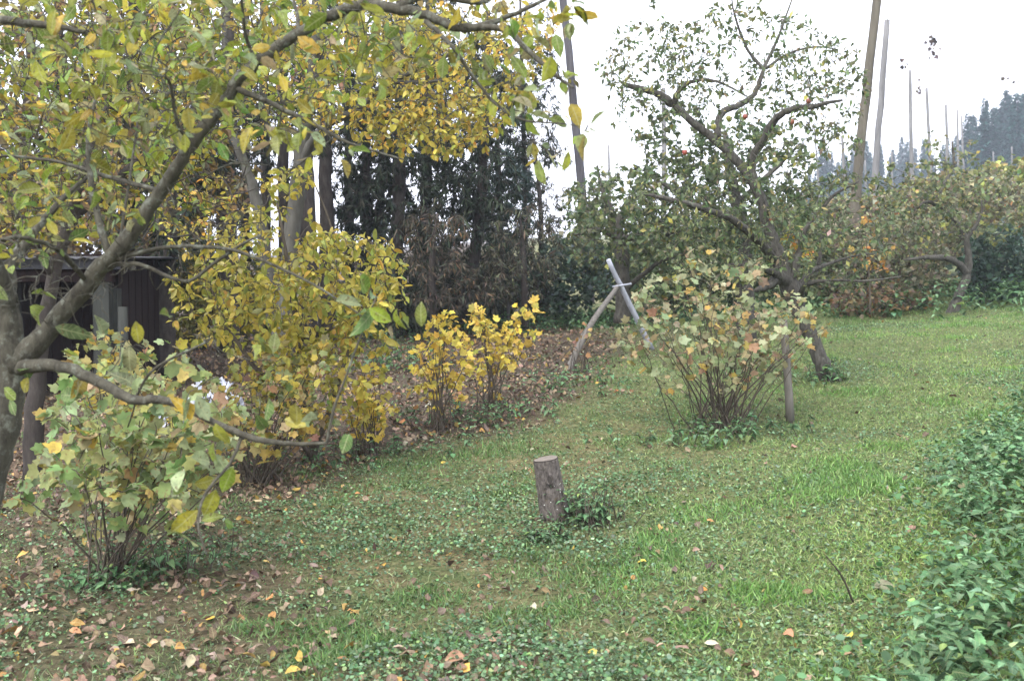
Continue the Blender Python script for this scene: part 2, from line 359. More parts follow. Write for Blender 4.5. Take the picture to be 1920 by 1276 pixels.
# creeping weeds: small round and toothed leaves
X, Y = scatter(rng, 520000, pw=.95)
dens = (.12+.75*ivy(X, Y)*(.2+1.2*vn(X, Y, .25, 81)))*(1-litter(X, Y)*np.interp(Y, [5, 8.5], [.55, .93]))*(1-.8*strip(X, Y))+.16*lush(X, Y)+.10*(vn(X, Y, .3, 83) > .6)*(1-litter(X, Y))
k = rng.random(len(X)) < dens; X, Y = X[k], Y[k]
for nm_, sel, T_, wd_, lab_ in (('low_weeds', Y < 6.5, ROUND, 1., 'creeping low weeds and clover among the nearer grass'), ('creeping_weeds', Y >= 6.5, SMALL, 1.8, 'creeping low weeds covering the farther lawn')):
    x, y = X[sel], Y[sel]; n = len(x); iv = ivy(x, y)
    ax = rng.normal(0, 1, (n, 3)); ax[:, 2] *= .35
    pc = pal(rng, n, [(.075, .145, .06), (.12, .205, .095), (.20, .285, .16), (.05, .105, .035), (.21, .27, .10)], [3, 3, 2, 2, 1], .3)
    co = leaves(nm_, T_, np.stack([x, y, gz(x, y)+.006+.045*iv*rng.random(n)**1.5], -1), ax, flat_normals(rng, n, .6),
                (.007+.010*rng.random(n)**1.5)*(1+.035*y), pc, M['weed'], rng=rng, curlv=.3, wide=wd_)
    tag(co, lab_, 'weeds', None, 'stuff')
# leaf litter
X, Y = scatter(rng, 90000, pw=.9)
lt = litter(X, Y); dens = .95*lt*(.25+.9*vn(X, Y, .6, 91))*np.interp(Y, [0, 5, 7, 9], [.17, .30, .85, 1.4])+.010+.02*(X < 1)*(Y < 8)
k = rng.random(len(X)) < dens; X, Y, lt = X[k], Y[k], lt[k]; n = len(X)
ax = rng.normal(0, 1, (n, 3)); ax[:, 2] *= .3
pc = pal(rng, n, [(.15, .095, .065), (.24, .16, .11), (.33, .23, .15), (.08, .045, .035), (.42, .27, .06), (.38, .18, .06), (.40, .34, .23), (.12, .08, .065)], [4, 4, 2.2, 3, 1.3, .9, .9, 3], .22)
lo = leaves('leaf_litter', OVATE, np.stack([X, Y, gz(X, Y)+.012+.015*rng.random(n)], -1), ax, flat_normals(rng, n, .45),
            (.022+.038*rng.random(n)**1.4)*(1+.045*np.maximum(Y-6, 0)), pc, M['dry'], rng=rng, curl=.25, curlv=.5, wide=1.12, twist=.8)
tag(lo, 'brown fallen leaves covering the ground under the trees', 'fallen leaves', None, 'stuff')
# dead stalks / moss fibres: pale thin straw
X, Y = scatter(rng, 60000, y1=14)
k = rng.random(len(X)) < .15+.15*lush(X, Y); X, Y = X[k], Y[k]; n = len(X)
ax = rng.normal(0, 1, (n, 3)); ax[:, 2] = np.abs(ax[:, 2])*.3+.05
st = leaves('dry_straw', BLADE, np.stack([X, Y, gz(X, Y)+.008], -1), ax, flat_normals(rng, n, .8), .02+.03*rng.random(n),
            pal(rng, n, [(.28, .25, .12), (.22, .17, .09), (.38, .34, .2)], [2, 2, 1]), M['grass'], wide=.7, rng=rng, curlv=.3)
tag(st, 'dry pale grass stalks lying in the lawn', 'dry grass', None, 'stuff')
# ------------------------------------------------------------------ nettles and other leafy herbs
def herb_leaves(rng, bases, heights, leaf, pairs, lean=.12, spread=.7):
    """opposite pairs up each stem: returns pos, axis, normal, size, stem polylines"""
    pos = []; ax = []; nr = []; sz = []; stems = []
    for b, h in zip(bases, heights):
        d = np.array([rng.normal(0, lean), rng.normal(0, lean), 1.]); top = b+d*h; bend = rng.normal(0, .04, 3)
        m = (b+top)/2+bend; stems.append(np.array([b, m, top])); k = max(3, int(pairs*h/.4)); a0 = rng.random()*6
        for i in range(k):
            t = 1-(1-(i+.8)/k)**1.45; p = (1-t)**2*b+2*t*(1-t)*m+t*t*top; s = leaf*(1.05-.55*t**3)*(.8+.4*rng.random())
            for q_ in (0, math.pi):
                a = a0+i*math.pi/2+q_+rng.normal(0, .25)
                pos.append(p); ax.append((math.cos(a)*spread, math.sin(a)*spread, -.3+.3*t+rng.normal(0, .18)))
                nr.append((math.cos(a)*.25+rng.normal(0, .2), math.sin(a)*.25+rng.normal(0, .2), 1)); sz.append(s)
    return np.array(pos), np.array(ax), np.array(nr), np.array(sz), stems
NET = [(.075, .155, .07), (.115, .225, .105), (.175, .30, .155), (.045, .10, .038), (.19, .28, .08)]
def herb(name, label, cat, rng, bases, heights, leaf, pairs, cols=NET, w=(3, 4, 3, 2, .6), T=NETL, kind=None, mat='nettle', parts=True):
    pos, ax, nr, sz, stems = herb_leaves(rng, bases, heights, leaf, pairs)
    W = Wood()
    for s_ in stems: W.tube(s_, [.003, .0025, .0015], 4, cap=False)
    c = pal(rng, len(pos), cols, w, .2)
    if kind:
        o = leaves(name, T, pos, ax, nr, sz, c, M[mat], curl=.18, curlv=.18, rng=rng)
        return tag(o, label, cat, None, kind)
    e = empty(name, np.mean(bases, axis=0), label, cat)
    leaves('foliage', T, pos, ax, nr, sz, c, M[mat], e, curl=.18, curlv=.18, rng=rng, wood=W, woodmat=M['stem'])
    return e
rng = np.random.default_rng(2)
X = rng.uniform(.5, 8.5, 8500); Y = rng.uniform(2.2, 9.8, 8500); k = nettle_mask(X, Y); X, Y = X[k], Y[k]
k = rng.random(len(X)) < np.clip(1.5-.12*Y, .4, 1); X, Y = X[k], Y[k]
edge = np.clip((X-np.interp(Y, NE_Y, NE_X))/.8, .25, 1)
H = (.14+.28*edge)*(.55+.5*rng.random(len(X))+.7*(vn(X, Y, .45, 63)-.3))
print('nettles', len(X))
herb('nettle_patch', 'dense patch of green nettles beside the lawn', 'nettles', rng, np.stack([X, Y, gz(X, Y)], -1), H, .062, 8, kind='stuff')
# low green carpet below the nettles
n = 26000; X = rng.uniform(.6, 7.5, n); Y = rng.uniform(2.4, 9.5, n); k = nettle_mask(X+.25, Y); X, Y = X[k], Y[k]; n = len(X)
o = leaves('nettle_undergrowth', ROUND, np.stack([X, Y, gz(X, Y)+rng.random(n)*.14], -1), rng.normal(0, 1, (n, 3))*np.array([1, 1, .3]), flat_normals(rng, n, .4),
           (.012+.024*rng.random(n)**1.5), pal(rng, n, [(.05, .12, .04), (.08, .17, .06), (.11, .20, .10), (.2, .16, .10)], [3, 3, 2, .3]), M['weed'], rng=rng, curlv=.2)
tag(o, 'round leaved ground cover below the nettles', 'ground cover', None, 'stuff')
def patch(px, py, n, sx, sy, h):
    c = ground(px, py); x = c[0]+rng.normal(0, sx, n); y = c[1]+rng.normal(0, sy, n)
    return np.stack([x, y, gz(x, y)], -1), h*(.6+.7*rng.random(n))
for px, py, n, sx, sy, h, lf, lab in [
    (1108, 982, 70, .10, .08, .17, .045, 'bushy green weeds growing right of the short stump'),
    (1020, 1012, 30, .07, .04, .06, .04, 'low leafy weeds at the foot of the short stump'),
    (325, 1075, 34, .10, .09, .17, .05, 'small feathery green plant right of the largest currant bush'),
    (1350, 820, 60, .30, .18, .13, .06, 'green weeds around the base of the currant bush by the grey stake'),
    (1550, 712, 30, .16, .16, .15, .06, 'green weeds round the foot of the leaning apple trunk'),
    (200, 1100, 26, .16, .10, .09, .055, 'low green weeds under the largest currant bush'),
    (890, 790, 60, .40, .14, .15, .055, 'green nettles below the two golden currant bushes'),
    (740, 850, 40, .4, .2, .13, .05, 'green weeds beside the small yellow bush'),
    (1065, 720, 40, .30, .35, .13, .06, 'green weeds at the foot of the leaning brown pole'),
    (560, 880, 40, .35, .2, .14, .05, 'green weeds below the row of left bushes'),
    (730, 690, 50, .4, .5, .35, .07, 'dark green weeds in front of the dark conifers')]:
    b, hh = patch(px, py, n, sx, sy, h); herb('weed_clump', lab, 'weed clump', rng, b, hh, lf, 7)
X = rng.uniform(5.0, 12.5, 900); Y = rng.uniform(12.6, 18.5, 900); k = (Y > 18.2-.45*X+rng.normal(0, .5, 900)) & (X > .36*Y); X, Y = X[k], Y[k]
herb('nettle_bank', 'far bank of green nettles under the dark elder bush', 'nettles', rng, np.stack([X, Y, gz(X, Y)], -1), .45*(.5+.7*rng.random(len(X))), .11, 5, kind='stuff')
X = rng.uniform(-2.5, 6.5, 1200); Y = rng.uniform(16.3, 19.8, 1200)
herb('border_weeds', 'band of low green weeds along the far lawn edge', 'weeds', rng, np.stack([X, Y, gz(X, Y)], -1), .25*(.3+.9*rng.random(len(X))), .10, 5, kind='stuff')
# ------------------------------------------------------------------ trees
def T3(path, z0=None): return np.array([P(*p) for p in path])
def ell(rng, cx, cy, rx, ry, Y0, Y1, n, p=.55):
    a = rng.random(n)*2*math.pi; r = rng.random(n)**p
    return [P(cx+rx*r[i]*math.cos(a[i]), cy+ry*r[i]*math.sin(a[i]), rng.uniform(Y0, Y1)) for i in range(n)]
def colonise(rng, starts, att, arch=.10, wob=.07, maxstep=None):
    N = np.zeros((len(starts)+len(att)*5+10, 3)); N[:len(starts)] = starts; c = len(starts)
    att = np.array(att); d = np.array([np.min(((starts-a)**2).sum(1)) for a in att]); out = []
    for i in np.argsort(d):
        a = att[i]; q_ = N[:c]-a; d2 = (q_**2).sum(1)*(1+.5*(q_[:, 2] > 0)); j = int(np.argmin(d2)); p0 = N[j].copy(); v = a-p0; L = np.linalg.norm(v)
        if L < .02: continue
        t = np.linspace(0, 1, 6)[:, None]; off = rng.normal(0, wob, 3)*L+np.array([0, 0, arch*L])
        off2 = rng.normal(0, wob*.6, 3)*L
        pts = p0+v*t+off*(4*t*(1-t))+off2*np.sin(t*2*math.pi)
        N[c:c+5] = pts[1:]; c += 5; out.append((pts, L))
    return out
def dress(rng, twigs, per_m, tmin=.2, tip=3, droop=.35, spread=.8, maxn=60):
    pos = []; ax = []; nr = []
    for pts, L in twigs:
        n = min(maxn, rng.poisson(per_m*L))+tip; t = np.concatenate([rng.uniform(tmin, 1, n-tip), rng.uniform(.9, 1, tip)])
        f = t*(len(pts)-1); i = np.minimum(f.astype(int), len(pts)-2); w_ = (f-i)[:, None]
        p = pts[i]*(1-w_)+pts[i+1]*w_; tg = unit(pts[i+1]-pts[i])
        a = tg*.5+rng.normal(0, spread, (n, 3)); a[:, 2] -= droop
        pos.append(p+unit(a)*.012); ax.append(a); m = rng.normal(0, .55, (n, 3)); m[:, 2] += 1; nr.append(m)
    return np.concatenate(pos), np.concatenate(ax), np.concatenate(nr)
ALL = {}
def tree(name, label, cat, seed, trunk, limbs, zones, leaf, group=None, bark='bark_apple', mat='leaf', T=OVATE, size=.06, sizev=.3,
         cols=None, wts=None, jit=.2, per_m=25, tip=3, droop=.35, tw=.004, arch=.1, wob=.07, curl=.12, rough=.06, extra=None, twigk=.008, wide=1., tmin=.2, spread=.8, crown='crown', sides=10, base=None, bare=None):
    rng = np.random.default_rng(seed)
    tp = spline(T3(trunk[0]), 6); e = empty(name, base if base is not None else tp[0], label, cat, group)
    r = np.interp(np.linspace(0, 1, len(tp)), np.linspace(0, 1, len(trunk[1])), trunk[1])
    Wood().tube(tp+rng.normal(0, 1, tp.shape)*r[:, None]*.08, r, sides, rough=rough, rng=rng).build('trunk', M[bark], e)
    starts = [tp[len(tp)//3 if not limbs else len(tp)//2:]]
    for lp, lr in limbs:
        q_ = spline(T3(lp), 6); rr = np.interp(np.linspace(0, 1, len(q_)), np.linspace(0, 1, len(lr)), lr)
        Wood().tube(q_+rng.normal(0, 1, q_.shape)*rr[:, None]*.12, rr, 8, rough=rough, rng=rng).build('limb', M[bark], e); starts.append(q_)
    att = []
    for z in zones: att += ell(rng, *z)
    tws = colonise(rng, np.concatenate(starts), att, arch, wob)
    if bare:
        ba_ = []
        for z in bare: ba_ += ell(rng, *z)
        btw = colonise(rng, np.concatenate(starts), ba_, arch, wob*1.3)
    W = Wood()
    for pts, L in tws+(btw if bare else []):
        r0 = min(.022, tw*.6+twigk*L); W.tube(pts, np.linspace(r0, tw*.35, 6), 5 if r0 > .006 else 4, cap=False)
    pos, ax, nr = dress(rng, tws, per_m, tmin, tip, droop, spread)
    n = len(pos); c = pal(rng, n, cols, wts, jit)
    leaves(crown, T, pos, ax, nr, size*np.clip(rng.normal(1, sizev, n), .45, 1.7), c, M[mat], e, curl=curl, curlv=.25, rng=rng, wide=wide, twist=.25, wood=W, woodmat=M[bark])
    print(name, 'twigs', len(tws), 'leaves', n)
    return e
YG = [(.22, .27, .03), (.35, .31, .035), (.15, .21, .035), (.26, .30, .16), (.09, .17, .035), (.44, .31, .04), (.26, .20, .11)]
# A. the near tree that frames the left and top
near = tree('fruit_tree', 'nearest fruit tree with thick grey limb arching across the top left', 'tree', 11,
    ([(-130, 1500, 3.1), (-90, 1150, 3.1), (-28, 900, 3.1), (2, 790, 3.1), (14, 680, 3.1), (4, 560, 3.1)], [.075, .062, .057, .055, .052, .044]),
    [([(20, 690, 3.1), (90, 620, 3.08), (170, 525, 3.05), (230, 460, 3.0), (290, 370, 2.98), (350, 285, 2.95), (420, 190, 2.95), (470, 125, 2.95), (540, 75, 2.95), (610, 30, 2.95)], [.042, .031, .027, .024, .021, .019, .018, .017, .016, .016]),
     ([(610, 32, 2.95), (680, 8, 2.95), (745, 18, 2.9), (800, 28, 2.88), (862, 53, 2.85), (930, 40, 2.82), (990, 15, 2.8), (1060, -20, 2.8)], [.016, .017, .015, .013, .011, .008, .006, .004]),
     ([(745, 18, 2.9), (800, -10, 2.9), (900, 5, 3.0), (950, -30, 3.1)], [.014, .010, .008, .005]),
     ([(862, 53, 2.85), (945, 55, 2.8), (990, 95, 2.75), (1040, 140, 2.7), (1075, 165, 2.65)], [.011, .009, .007, .005, .003]),
     ([(800, 40, 2.88), (850, 90, 2.8), (880, 135, 2.8), (930, 195, 2.8), (980, 225, 2.75), (1060, 232, 2.7)], [.008, .006, .005, .004, .003, .002]),
     ([(8, 570, 3.1), (20, 500, 3.2), (60, 440, 3.3), (110, 380, 3.4), (165, 330, 3.5)], [.04, .02, .013, .01, .006]),
     ([(8, 580, 3.1), (-30, 430, 3.0), (-50, 250, 2.9), (-20, 60, 2.8), (60, 45, 2.7), (160, 60, 2.7)], [.036, .026, .020, .014, .010, .006]),
     ([(25, 690, 3.1), (100, 684, 3.0), (180, 712, 2.95), (245, 748, 2.9), (300, 748, 2.85), (360, 772, 2.8), (440, 808, 2.75), (500, 826, 2.7), (560, 832, 2.7), (612, 830, 2.7)], [.024, .017, .016, .014, .012, .010, .009, .008, .006, .004]),
     ([(612, 830, 2.7), (625, 770, 2.7), (645, 715, 2.7), (680, 620, 2.72), (706, 555, 2.75)], [.004, .004, .003, .003, .002]),
     ([(455, 815, 2.75), (430, 870, 2.7), (385, 925, 2.66), (372, 985, 2.62), (388, 1040, 2.6)], [.005, .004, .004, .003, .002]),
     ([(200, 500, 3.02), (260, 495, 3.0), (345, 527, 2.95), (400, 495, 2.95), (450, 460, 2.9), (490, 440, 2.9)], [.007, .006, .005, .005, .004, .003]),
     ([(220, 485, 3.0), (300, 465, 3.0), (370, 462, 2.95), (440, 470, 2.9), (520, 500, 2.85), (600, 540, 2.8), (690, 600, 2.8)], [.008, .006, .006, .005, .004, .003, .002]),
     ([(205, 480, 3.02), (185, 410, 3.05), (170, 340, 3.1), (165, 260, 3.15), (180, 180, 3.2)], [.012, .010, .009, .007, .004]),
     ([(225, 455, 3.0), (245, 320, 3.1), (258, 230, 3.15), (262, 190, 3.2)], [.005, .004, .003, .002]),
     ([(355, 280, 2.95), (330, 220, 2.9), (320, 160, 2.85), (310, 145, 2.8)], [.007, .005, .004, .003]),
     ([(440, 165, 2.95), (520, 200, 2.9), (600, 240, 2.85), (660, 270, 2.85), (760, 300, 2.8)], [.009, .007, .006, .004, .002]),
     ([(480, 118, 2.95), (462, 70, 2.9), (455, 20, 2.85), (450, -30, 2.8)], [.006, .005, .004, .003]),
     ([(560, 60, 2.95), (555, 20, 3.0), (540, -40, 3.1)], [.006, .005, .004]),
     ([(300, 360, 2.98), (200, 330, 3.1), (90, 300, 3.2), (-40, 290, 3.2)], [.008, .006, .005, .004]),
     ([(165, 530, 3.05), (110, 470, 2.9), (40, 445, 2.8), (-30, 455, 2.75)], [.008, .007, .006, .004]),
     ([(225, 890, 4.0), (240, 800, 3.0), (280, 700, 2.9), (385, 642, 2.85)][1:], [.002, .004, .003])],
    [(170, 130, 260, 190, 2.6, 4.2, 185), (480, 90, 260, 150, 2.6, 3.8, 125), (800, 50, 260, 80, 2.6, 3.4, 56), (130, 330, 200, 130, 2.6, 4.2, 75),
     (1010, 200, 100, 100, 2.55, 3.0, 26), (560, 250, 160, 60, 2.6, 3.1, 16), (60, 430, 90, 90, 2.6, 3.2, 12), (1010, 40, 70, 70, 2.6, 3, 12), (130, 40, 330, 80, 2.4, 3.6, 45)],
    None, bare=[(110, 500, 160, 80, 2.7, 3.3, 120), (250, 400, 250, 150, 2.7, 3.4, 80), (350, 200, 350, 180, 2.7, 3.6, 110), (800, 130, 220, 100, 2.7, 3.1, 30), (330, 690, 200, 90, 2.7, 3., 22), (120, 570, 110, 60, 2.8, 3.2, 22)], bark='bark_front', mat='leaf_front', size=.041, sizev=.42, cols=YG, wts=[4, 3.4, 2.4, 2, 1.8, 1.8, 1.2], per_m=16, tip=2, tw=.0022, twigk=.006, rough=.035, jit=.22, spread=.9, tmin=.1, sides=14)
# a few big leaves along the low branch
rng = np.random.default_rng(12)
pts = [(75, 590), (40, 560), (150, 640), (240, 660), (25, 720), (390, 780), (470, 650), (485, 760), (560, 790), (370, 880), (400, 930), (410, 945), (355, 885), (460, 890), (325, 970), (245, 700), (330, 720),
       (690, 570), (700, 590), (725, 575), (660, 560), (735, 600), (620, 800), (480, 645), (310, 595), (90, 745), (150, 690), (60, 700), (345, 760), (395, 960)]
pos = np.array([P(x, y, 2.7+.3*(x < 300)) for x, y in pts for _ in range(2)]); pos += rng.normal(0, .03, pos.shape)
n = len(pos); ax = rng.normal(0, .6, (n, 3)); ax[:, 2] -= .5
leaves('foliage', OVATE, pos, ax, rng.normal(0, 1, (n, 3))+np.array([0, -.8, .6]), .065*(.8+.5*rng.random(n)), pal(rng, n, YG, [3, 3, 3, 4, 3, 1, 1]), M['leaf_front'], near, curl=.15, curlv=.3, rng=rng, twist=.3)
GOLD = [(.42, .35, .055), (.50, .41, .07), (.30, .30, .055), (.52, .33, .06), (.46, .40, .16), (.20, .24, .05)]
# B. second layer upper left
tree('plum_tree', 'plum tree with small yellow green leaves behind the nearest limb', 'tree', 21,
    ([(60, 900, 6.2), (70, 700, 6.2), (100, 520, 6.2), (140, 380, 6.2), (200, 200, 6.2)], [.06, .05, .04, .03, .015]),
    [([(100, 520, 6.2), (30, 400, 6.), (-60, 260, 6.)], [.03, .02, .01]), ([(130, 420, 6.2), (260, 300, 6.4), (420, 180, 6.6), (520, 60, 6.6)], [.03, .02, .012, .008])],
    [(150, 200, 260, 230, 5.0, 7.4, 640), (420, 120, 240, 150, 5.2, 7.4, 360), (60, 380, 150, 110, 5.5, 7, 150), (300, 330, 120, 100, 5.6, 7., 70)], None, bark='bark_dark', size=.044,
    cols=[(.20, .25, .035), (.34, .29, .035), (.13, .19, .035), (.42, .28, .04), (.26, .15, .09), (.24, .27, .15)], wts=[3, 3, 3.4, 1.6, 2, 1.6], per_m=17, tip=3, wob=.09, bare=[(250, 250, 350, 230, 5, 7, 160)])
# B2. rust brown beech far left
tree('beech_tree', 'rust brown beech behind the shed roof at the far left', 'tree', 22,
    ([(-40, 720, 15), (-20, 500, 15), (40, 300, 15), (60, 60, 15)], [.16, .14, .1, .05]), [([(0, 450, 15), (120, 330, 15), (230, 200, 15)], [.08, .05, .03])],
    [(150, 330, 330, 160, 12.5, 17, 800), (150, 80, 330, 170, 13, 17, 520), (20, 420, 120, 70, 13, 16, 120)], None, bark='bark_dark', size=.10, T=SMALL,
    cols=[(.25, .17, .06), (.34, .20, .05), (.16, .11, .06), (.24, .23, .05), (.17, .12, .09), (.10, .09, .05)], wts=[3, 1.6, 3, 3, 2, 3], per_m=14, tip=5, tw=.008, wide=1.6)
# C. yellow shrub-tree in the middle left
tree('golden_shrub', 'tall shrub with dense yellow leaves before the dark trunks', 'shrub', 31,
    ([(590, 860, 7.6), (575, 760, 7.6), (560, 640, 7.5), (540, 500, 7.4), (520, 380, 7.4)], [.03, .028, .022, .016, .006]),
    [([(590, 850, 7.6), (640, 700, 7.4), (690, 560, 7.3), (745, 430, 7.2)], [.022, .017, .012, .004]), ([(585, 860, 7.6), (500, 720, 7.4), (420, 600, 7.3), (370, 440, 7.2)], [.022, .017, .012, .004]),
     ([(570, 740, 7.6), (620, 600, 7.7), (630, 460, 7.8), (580, 320, 7.8)], [.02, .015, .01, .004])],
    [(650, 510, 115, 80, 6.6, 8.1, 150), (510, 490, 140, 100, 6.7, 8.1, 120), (550, 600, 160, 90, 6.7, 8., 190), (560, 700, 130, 60, 6.8, 7.8, 70), (540, 350, 50, 45, 7.2, 7.9, 22), (700, 570, 65, 70, 6.8, 7.6, 40), (400, 560, 90, 90, 6.8, 7.8, 60), (640, 640, 100, 50, 6.8, 7.6, 40)],
    None, bark='stem', size=.053, cols=GOLD, wts=[4, 4, 4, .6, 1.4, 2.4], per_m=20, tip=4, tw=.003, jit=.16, droop=.6)
# D. tall yellow tree with pale trunks
tree('yellow_tree', 'tall tree with two smooth pale trunks and golden yellow crown', 'tree', 41,
    ([(528, 700, 11), (535, 560, 11), (548, 440, 11), (560, 330, 11), (572, 240, 11), (585, 160, 11), (590, 40, 11), (600, -60, 11)], [.11, .10, .09, .075, .07, .065, .05, .03]),
    [([(520, 640, 11.2), (495, 450, 11.2), (470, 340, 11.2), (435, 240, 11.2), (420, 120, 11.2), (430, -20, 11.2)], [.08, .07, .055, .05, .035, .02]),
     ([(562, 310, 11), (600, 245, 10.8), (660, 210, 10.6), (740, 150, 10.4), (830, 110, 10.3), (900, 60, 10.2)], [.05, .04, .035, .028, .018, .01]),
     ([(670, 215, 10.6), (720, 160, 10.4), (790, 155, 10.2), (850, 150, 10.2)], [.03, .025, .018, .008]),
     ([(590, 100, 11), (680, 20, 10.8), (800, -60, 10.6)], [.04, .03, .015])],
    [(780, 150, 190, 140, 9.4, 11.6, 420), (640, 90, 200, 110, 9.6, 12, 200), (840, 220, 110, 75, 9.6, 10.8, 130), (700, 220, 110, 60, 9.6, 10.8, 70), (450, 130, 190, 140, 10, 12, 150), (980, 60, 80, 90, 9.6, 11, 60), (380, 400, 90, 90, 10.4, 11.8, 60), (720, 60, 230, 90, 9.6, 12, 120)],
    None, bark='bark_grey', size=.057, cols=GOLD+[(.58, .30, .05)], wts=[4, 3, 2, 1.2, 1, .8, .8], per_m=13, tip=4, tw=.005, jit=.18, droop=.5, wide=1.1)
# orange-leaved young tree in front of the conifers, and the brown ones
BRN = [(.085, .07, .05), (.13, .10, .07), (.055, .05, .037), (.05, .058, .037), (.2, .12, .06)]
for i, (lab, tr, zs, cols_, w_) in enumerate([
    ('brown withered young conifer behind the golden bushes', [(815, 640, 15.5), (810, 500, 15.5), (820, 400, 15.5)], [(815, 450, 70, 70, 14.8, 16.3, 110), (850, 540, 90, 50, 14.8, 16.2, 70)], BRN, [3, 2.5, 3, 3, 1.2]),
    ('grey brown drooping tree right of the curved dark trunk', [(985, 620, 16.5), (982, 500, 16.5), (975, 400, 16.5)], [(980, 470, 75, 90, 15.5, 17.5, 170), (930, 520, 60, 60, 15.6, 17.2, 60)], BRN[:4]+[(.12, .13, .07)], [2, 2, 3, 3, 3]),
    ('bare grey brown tree between dark conifers and hop pole', [(1010, 640, 20), (1015, 420, 20), (1000, 250, 20)], [(1010, 330, 60, 110, 19, 21, 90), (1040, 430, 70, 50, 19, 21, 50)], BRN[:4], [2, 2, 3, 2])]):
    tree('withered_tree', lab, 'tree', 50+i, (tr, [.06, .05, .02]), [], zs, None, bark='bark_dark', mat='needle', T=NEEDLE, size=.10, cols=cols_+[(.035, .045, .03)], wts=list(w_)+[3], per_m=50, tip=8, droop=1.0, tw=.005, spread=.8, wide=1.2)
# E. dark conifers
DK = [(.024, .036, .020), (.040, .056, .032), (.016, .024, .017), (.05, .045, .032)]
pines = [
 ('tall dark conifer trunk, first right of the pale forked trunks', [(612, 640, 17), (612, 400, 17), (606, 200, 17), (600, -80, 17)], .13, [(620, 130, 80, 180, 16, 18, 60)]),
 ('tall dark conifer behind the pale right hand trunk', [(580, 640, 16), (577, 400, 16), (572, 200, 16), (570, -80, 16)], .14, [(580, 60, 90, 120, 15, 17, 40)]),
 ('slim dark conifer between the two pale trunks', [(533, 640, 18), (532, 400, 18), (530, 150, 18), (528, -80, 18)], .11, [(530, 190, 70, 160, 17, 19, 50)]),
 ('slim dark conifer just right of the left pale trunk', [(500, 640, 19), (498, 400, 19), (495, 150, 19), (492, -80, 19)], .10, [(480, 150, 70, 160, 18, 20, 50)]),
 ('dark conifer left of the pale forked trunks', [(428, 660, 14), (425, 450, 14), (428, 250, 14), (425, -80, 14)], .15, [(400, 260, 90, 120, 13, 15, 60)]),
 ('dark conifer rising behind the shed roof', [(238, 700, 15), (240, 450, 15), (246, 200, 15), (250, -80, 15)], .13, [(240, 300, 80, 170, 14, 16, 110), (250, 80, 90, 120, 14, 16, 50)]),
 ('dark conifer between the shed and the pale trunks', [(372, 680, 17), (370, 450, 17), (372, 200, 17), (376, -80, 17)], .13, [(370, 300, 70, 180, 16, 18, 120), (370, 540, 60, 80, 16, 18, 50)]),
 ('slim dark conifer hidden behind the left pale trunk', [(458, 660, 20), (460, 450, 20), (462, 200, 20), (464, -80, 20)], .10, [(460, 330, 60, 180, 19, 21, 110)]),
 ('slim dark conifer at the left edge of the dense group', [(655, 640, 20), (655, 450, 20), (652, 200, 20), (650, -80, 20)], .10, [(655, 260, 55, 230, 19, 21, 120)]),
 ('dark conifer far left above the shed roof', [(120, 640, 16), (118, 400, 16), (112, 200, 16), (108, -80, 16)], .13, [(110, 250, 110, 190, 15, 17, 120)]),
 ('thick dark conifer trunk beside the shed', [(305, 700, 12.5), (308, 500, 12.5), (315, 300, 12.5), (318, -80, 12.5)], .15, [(320, 330, 90, 110, 12, 13.4, 60), (330, 470, 90, 60, 12, 13.4, 30)]),
 ('dark leaning conifer with drooping boughs, left of the dense group', [(688, 620, 18), (690, 500, 18), (686, 300, 18), (684, 60, 18)], .09, [(680, 430, 60, 110, 17, 19, 80), (690, 250, 60, 130, 17, 19, 50)]),
 ('slender dark conifer in the dense group, second from its left', [(712, 620, 19), (712, 450, 19), (716, 300, 19), (720, 60, 19)], .09, [(715, 400, 60, 140, 18, 20, 90)]),
 ('dark conifer in the middle of the dense group', [(740, 640, 17), (742, 500, 17), (748, 350, 17), (750, -60, 17)], .14, [(745, 260, 100, 250, 16, 18, 250), (760, 560, 80, 60, 16, 17.6, 90)]),
 ('broad dark conifer with hanging boughs behind the golden crown', [(795, 640, 19), (798, 450, 19), (800, 250, 19), (805, -60, 19)], .13, [(810, 220, 110, 250, 18, 20, 320), (810, 540, 90, 70, 18, 20, 100)]),
 ('dark conifer with a curved lower trunk', [(858, 600, 17), (872, 560, 17), (893, 460, 17), (903, 360, 17), (910, 220, 17), (915, 20, 17)], .11, [(900, 240, 90, 200, 16, 18, 230), (850, 420, 90, 110, 16, 18, 110), (900, 530, 70, 60, 16, 18, 60)]),
 ('blue green young conifer right of the curved trunk', [(940, 600, 19), (938, 450, 19), (935, 330, 19), (932, 230, 19)], .07, [(935, 370, 65, 100, 18.2, 19.8, 160), (940, 500, 70, 80, 18.2, 19.8, 90)]),
 ('sparse dark conifer thinning out before the leaning hop pole', [(985, 600, 21), (985, 400, 21), (980, 200, 21), (975, 0, 21)], .06, [(985, 200, 65, 200, 20, 22, 120)])]
for i, (lab, tr, r, zs) in enumerate(pines):
    zs = [z[:6]+(int(z[6]*1.45),) for z in zs]
    tree('conifer', lab, 'conifer', 60+i, (tr, [r, r*.9, r*.75, r*.4]), [], zs, None, group='dark conifers behind the bushes', bark='bark_dark', mat='needle', T=NEEDLE,
         size=.14, cols=DK if 'blue' not in lab else [(.04, .07, .055), (.06, .09, .075), (.03, .05, .045)], wts=[3, 2, 3, 1] if 'blue' not in lab else [2, 2, 2], per_m=38, tip=11, droop=1.0, tw=.006, twigk=.005, spread=.7, wide=1.2, arch=.05, tmin=.1)
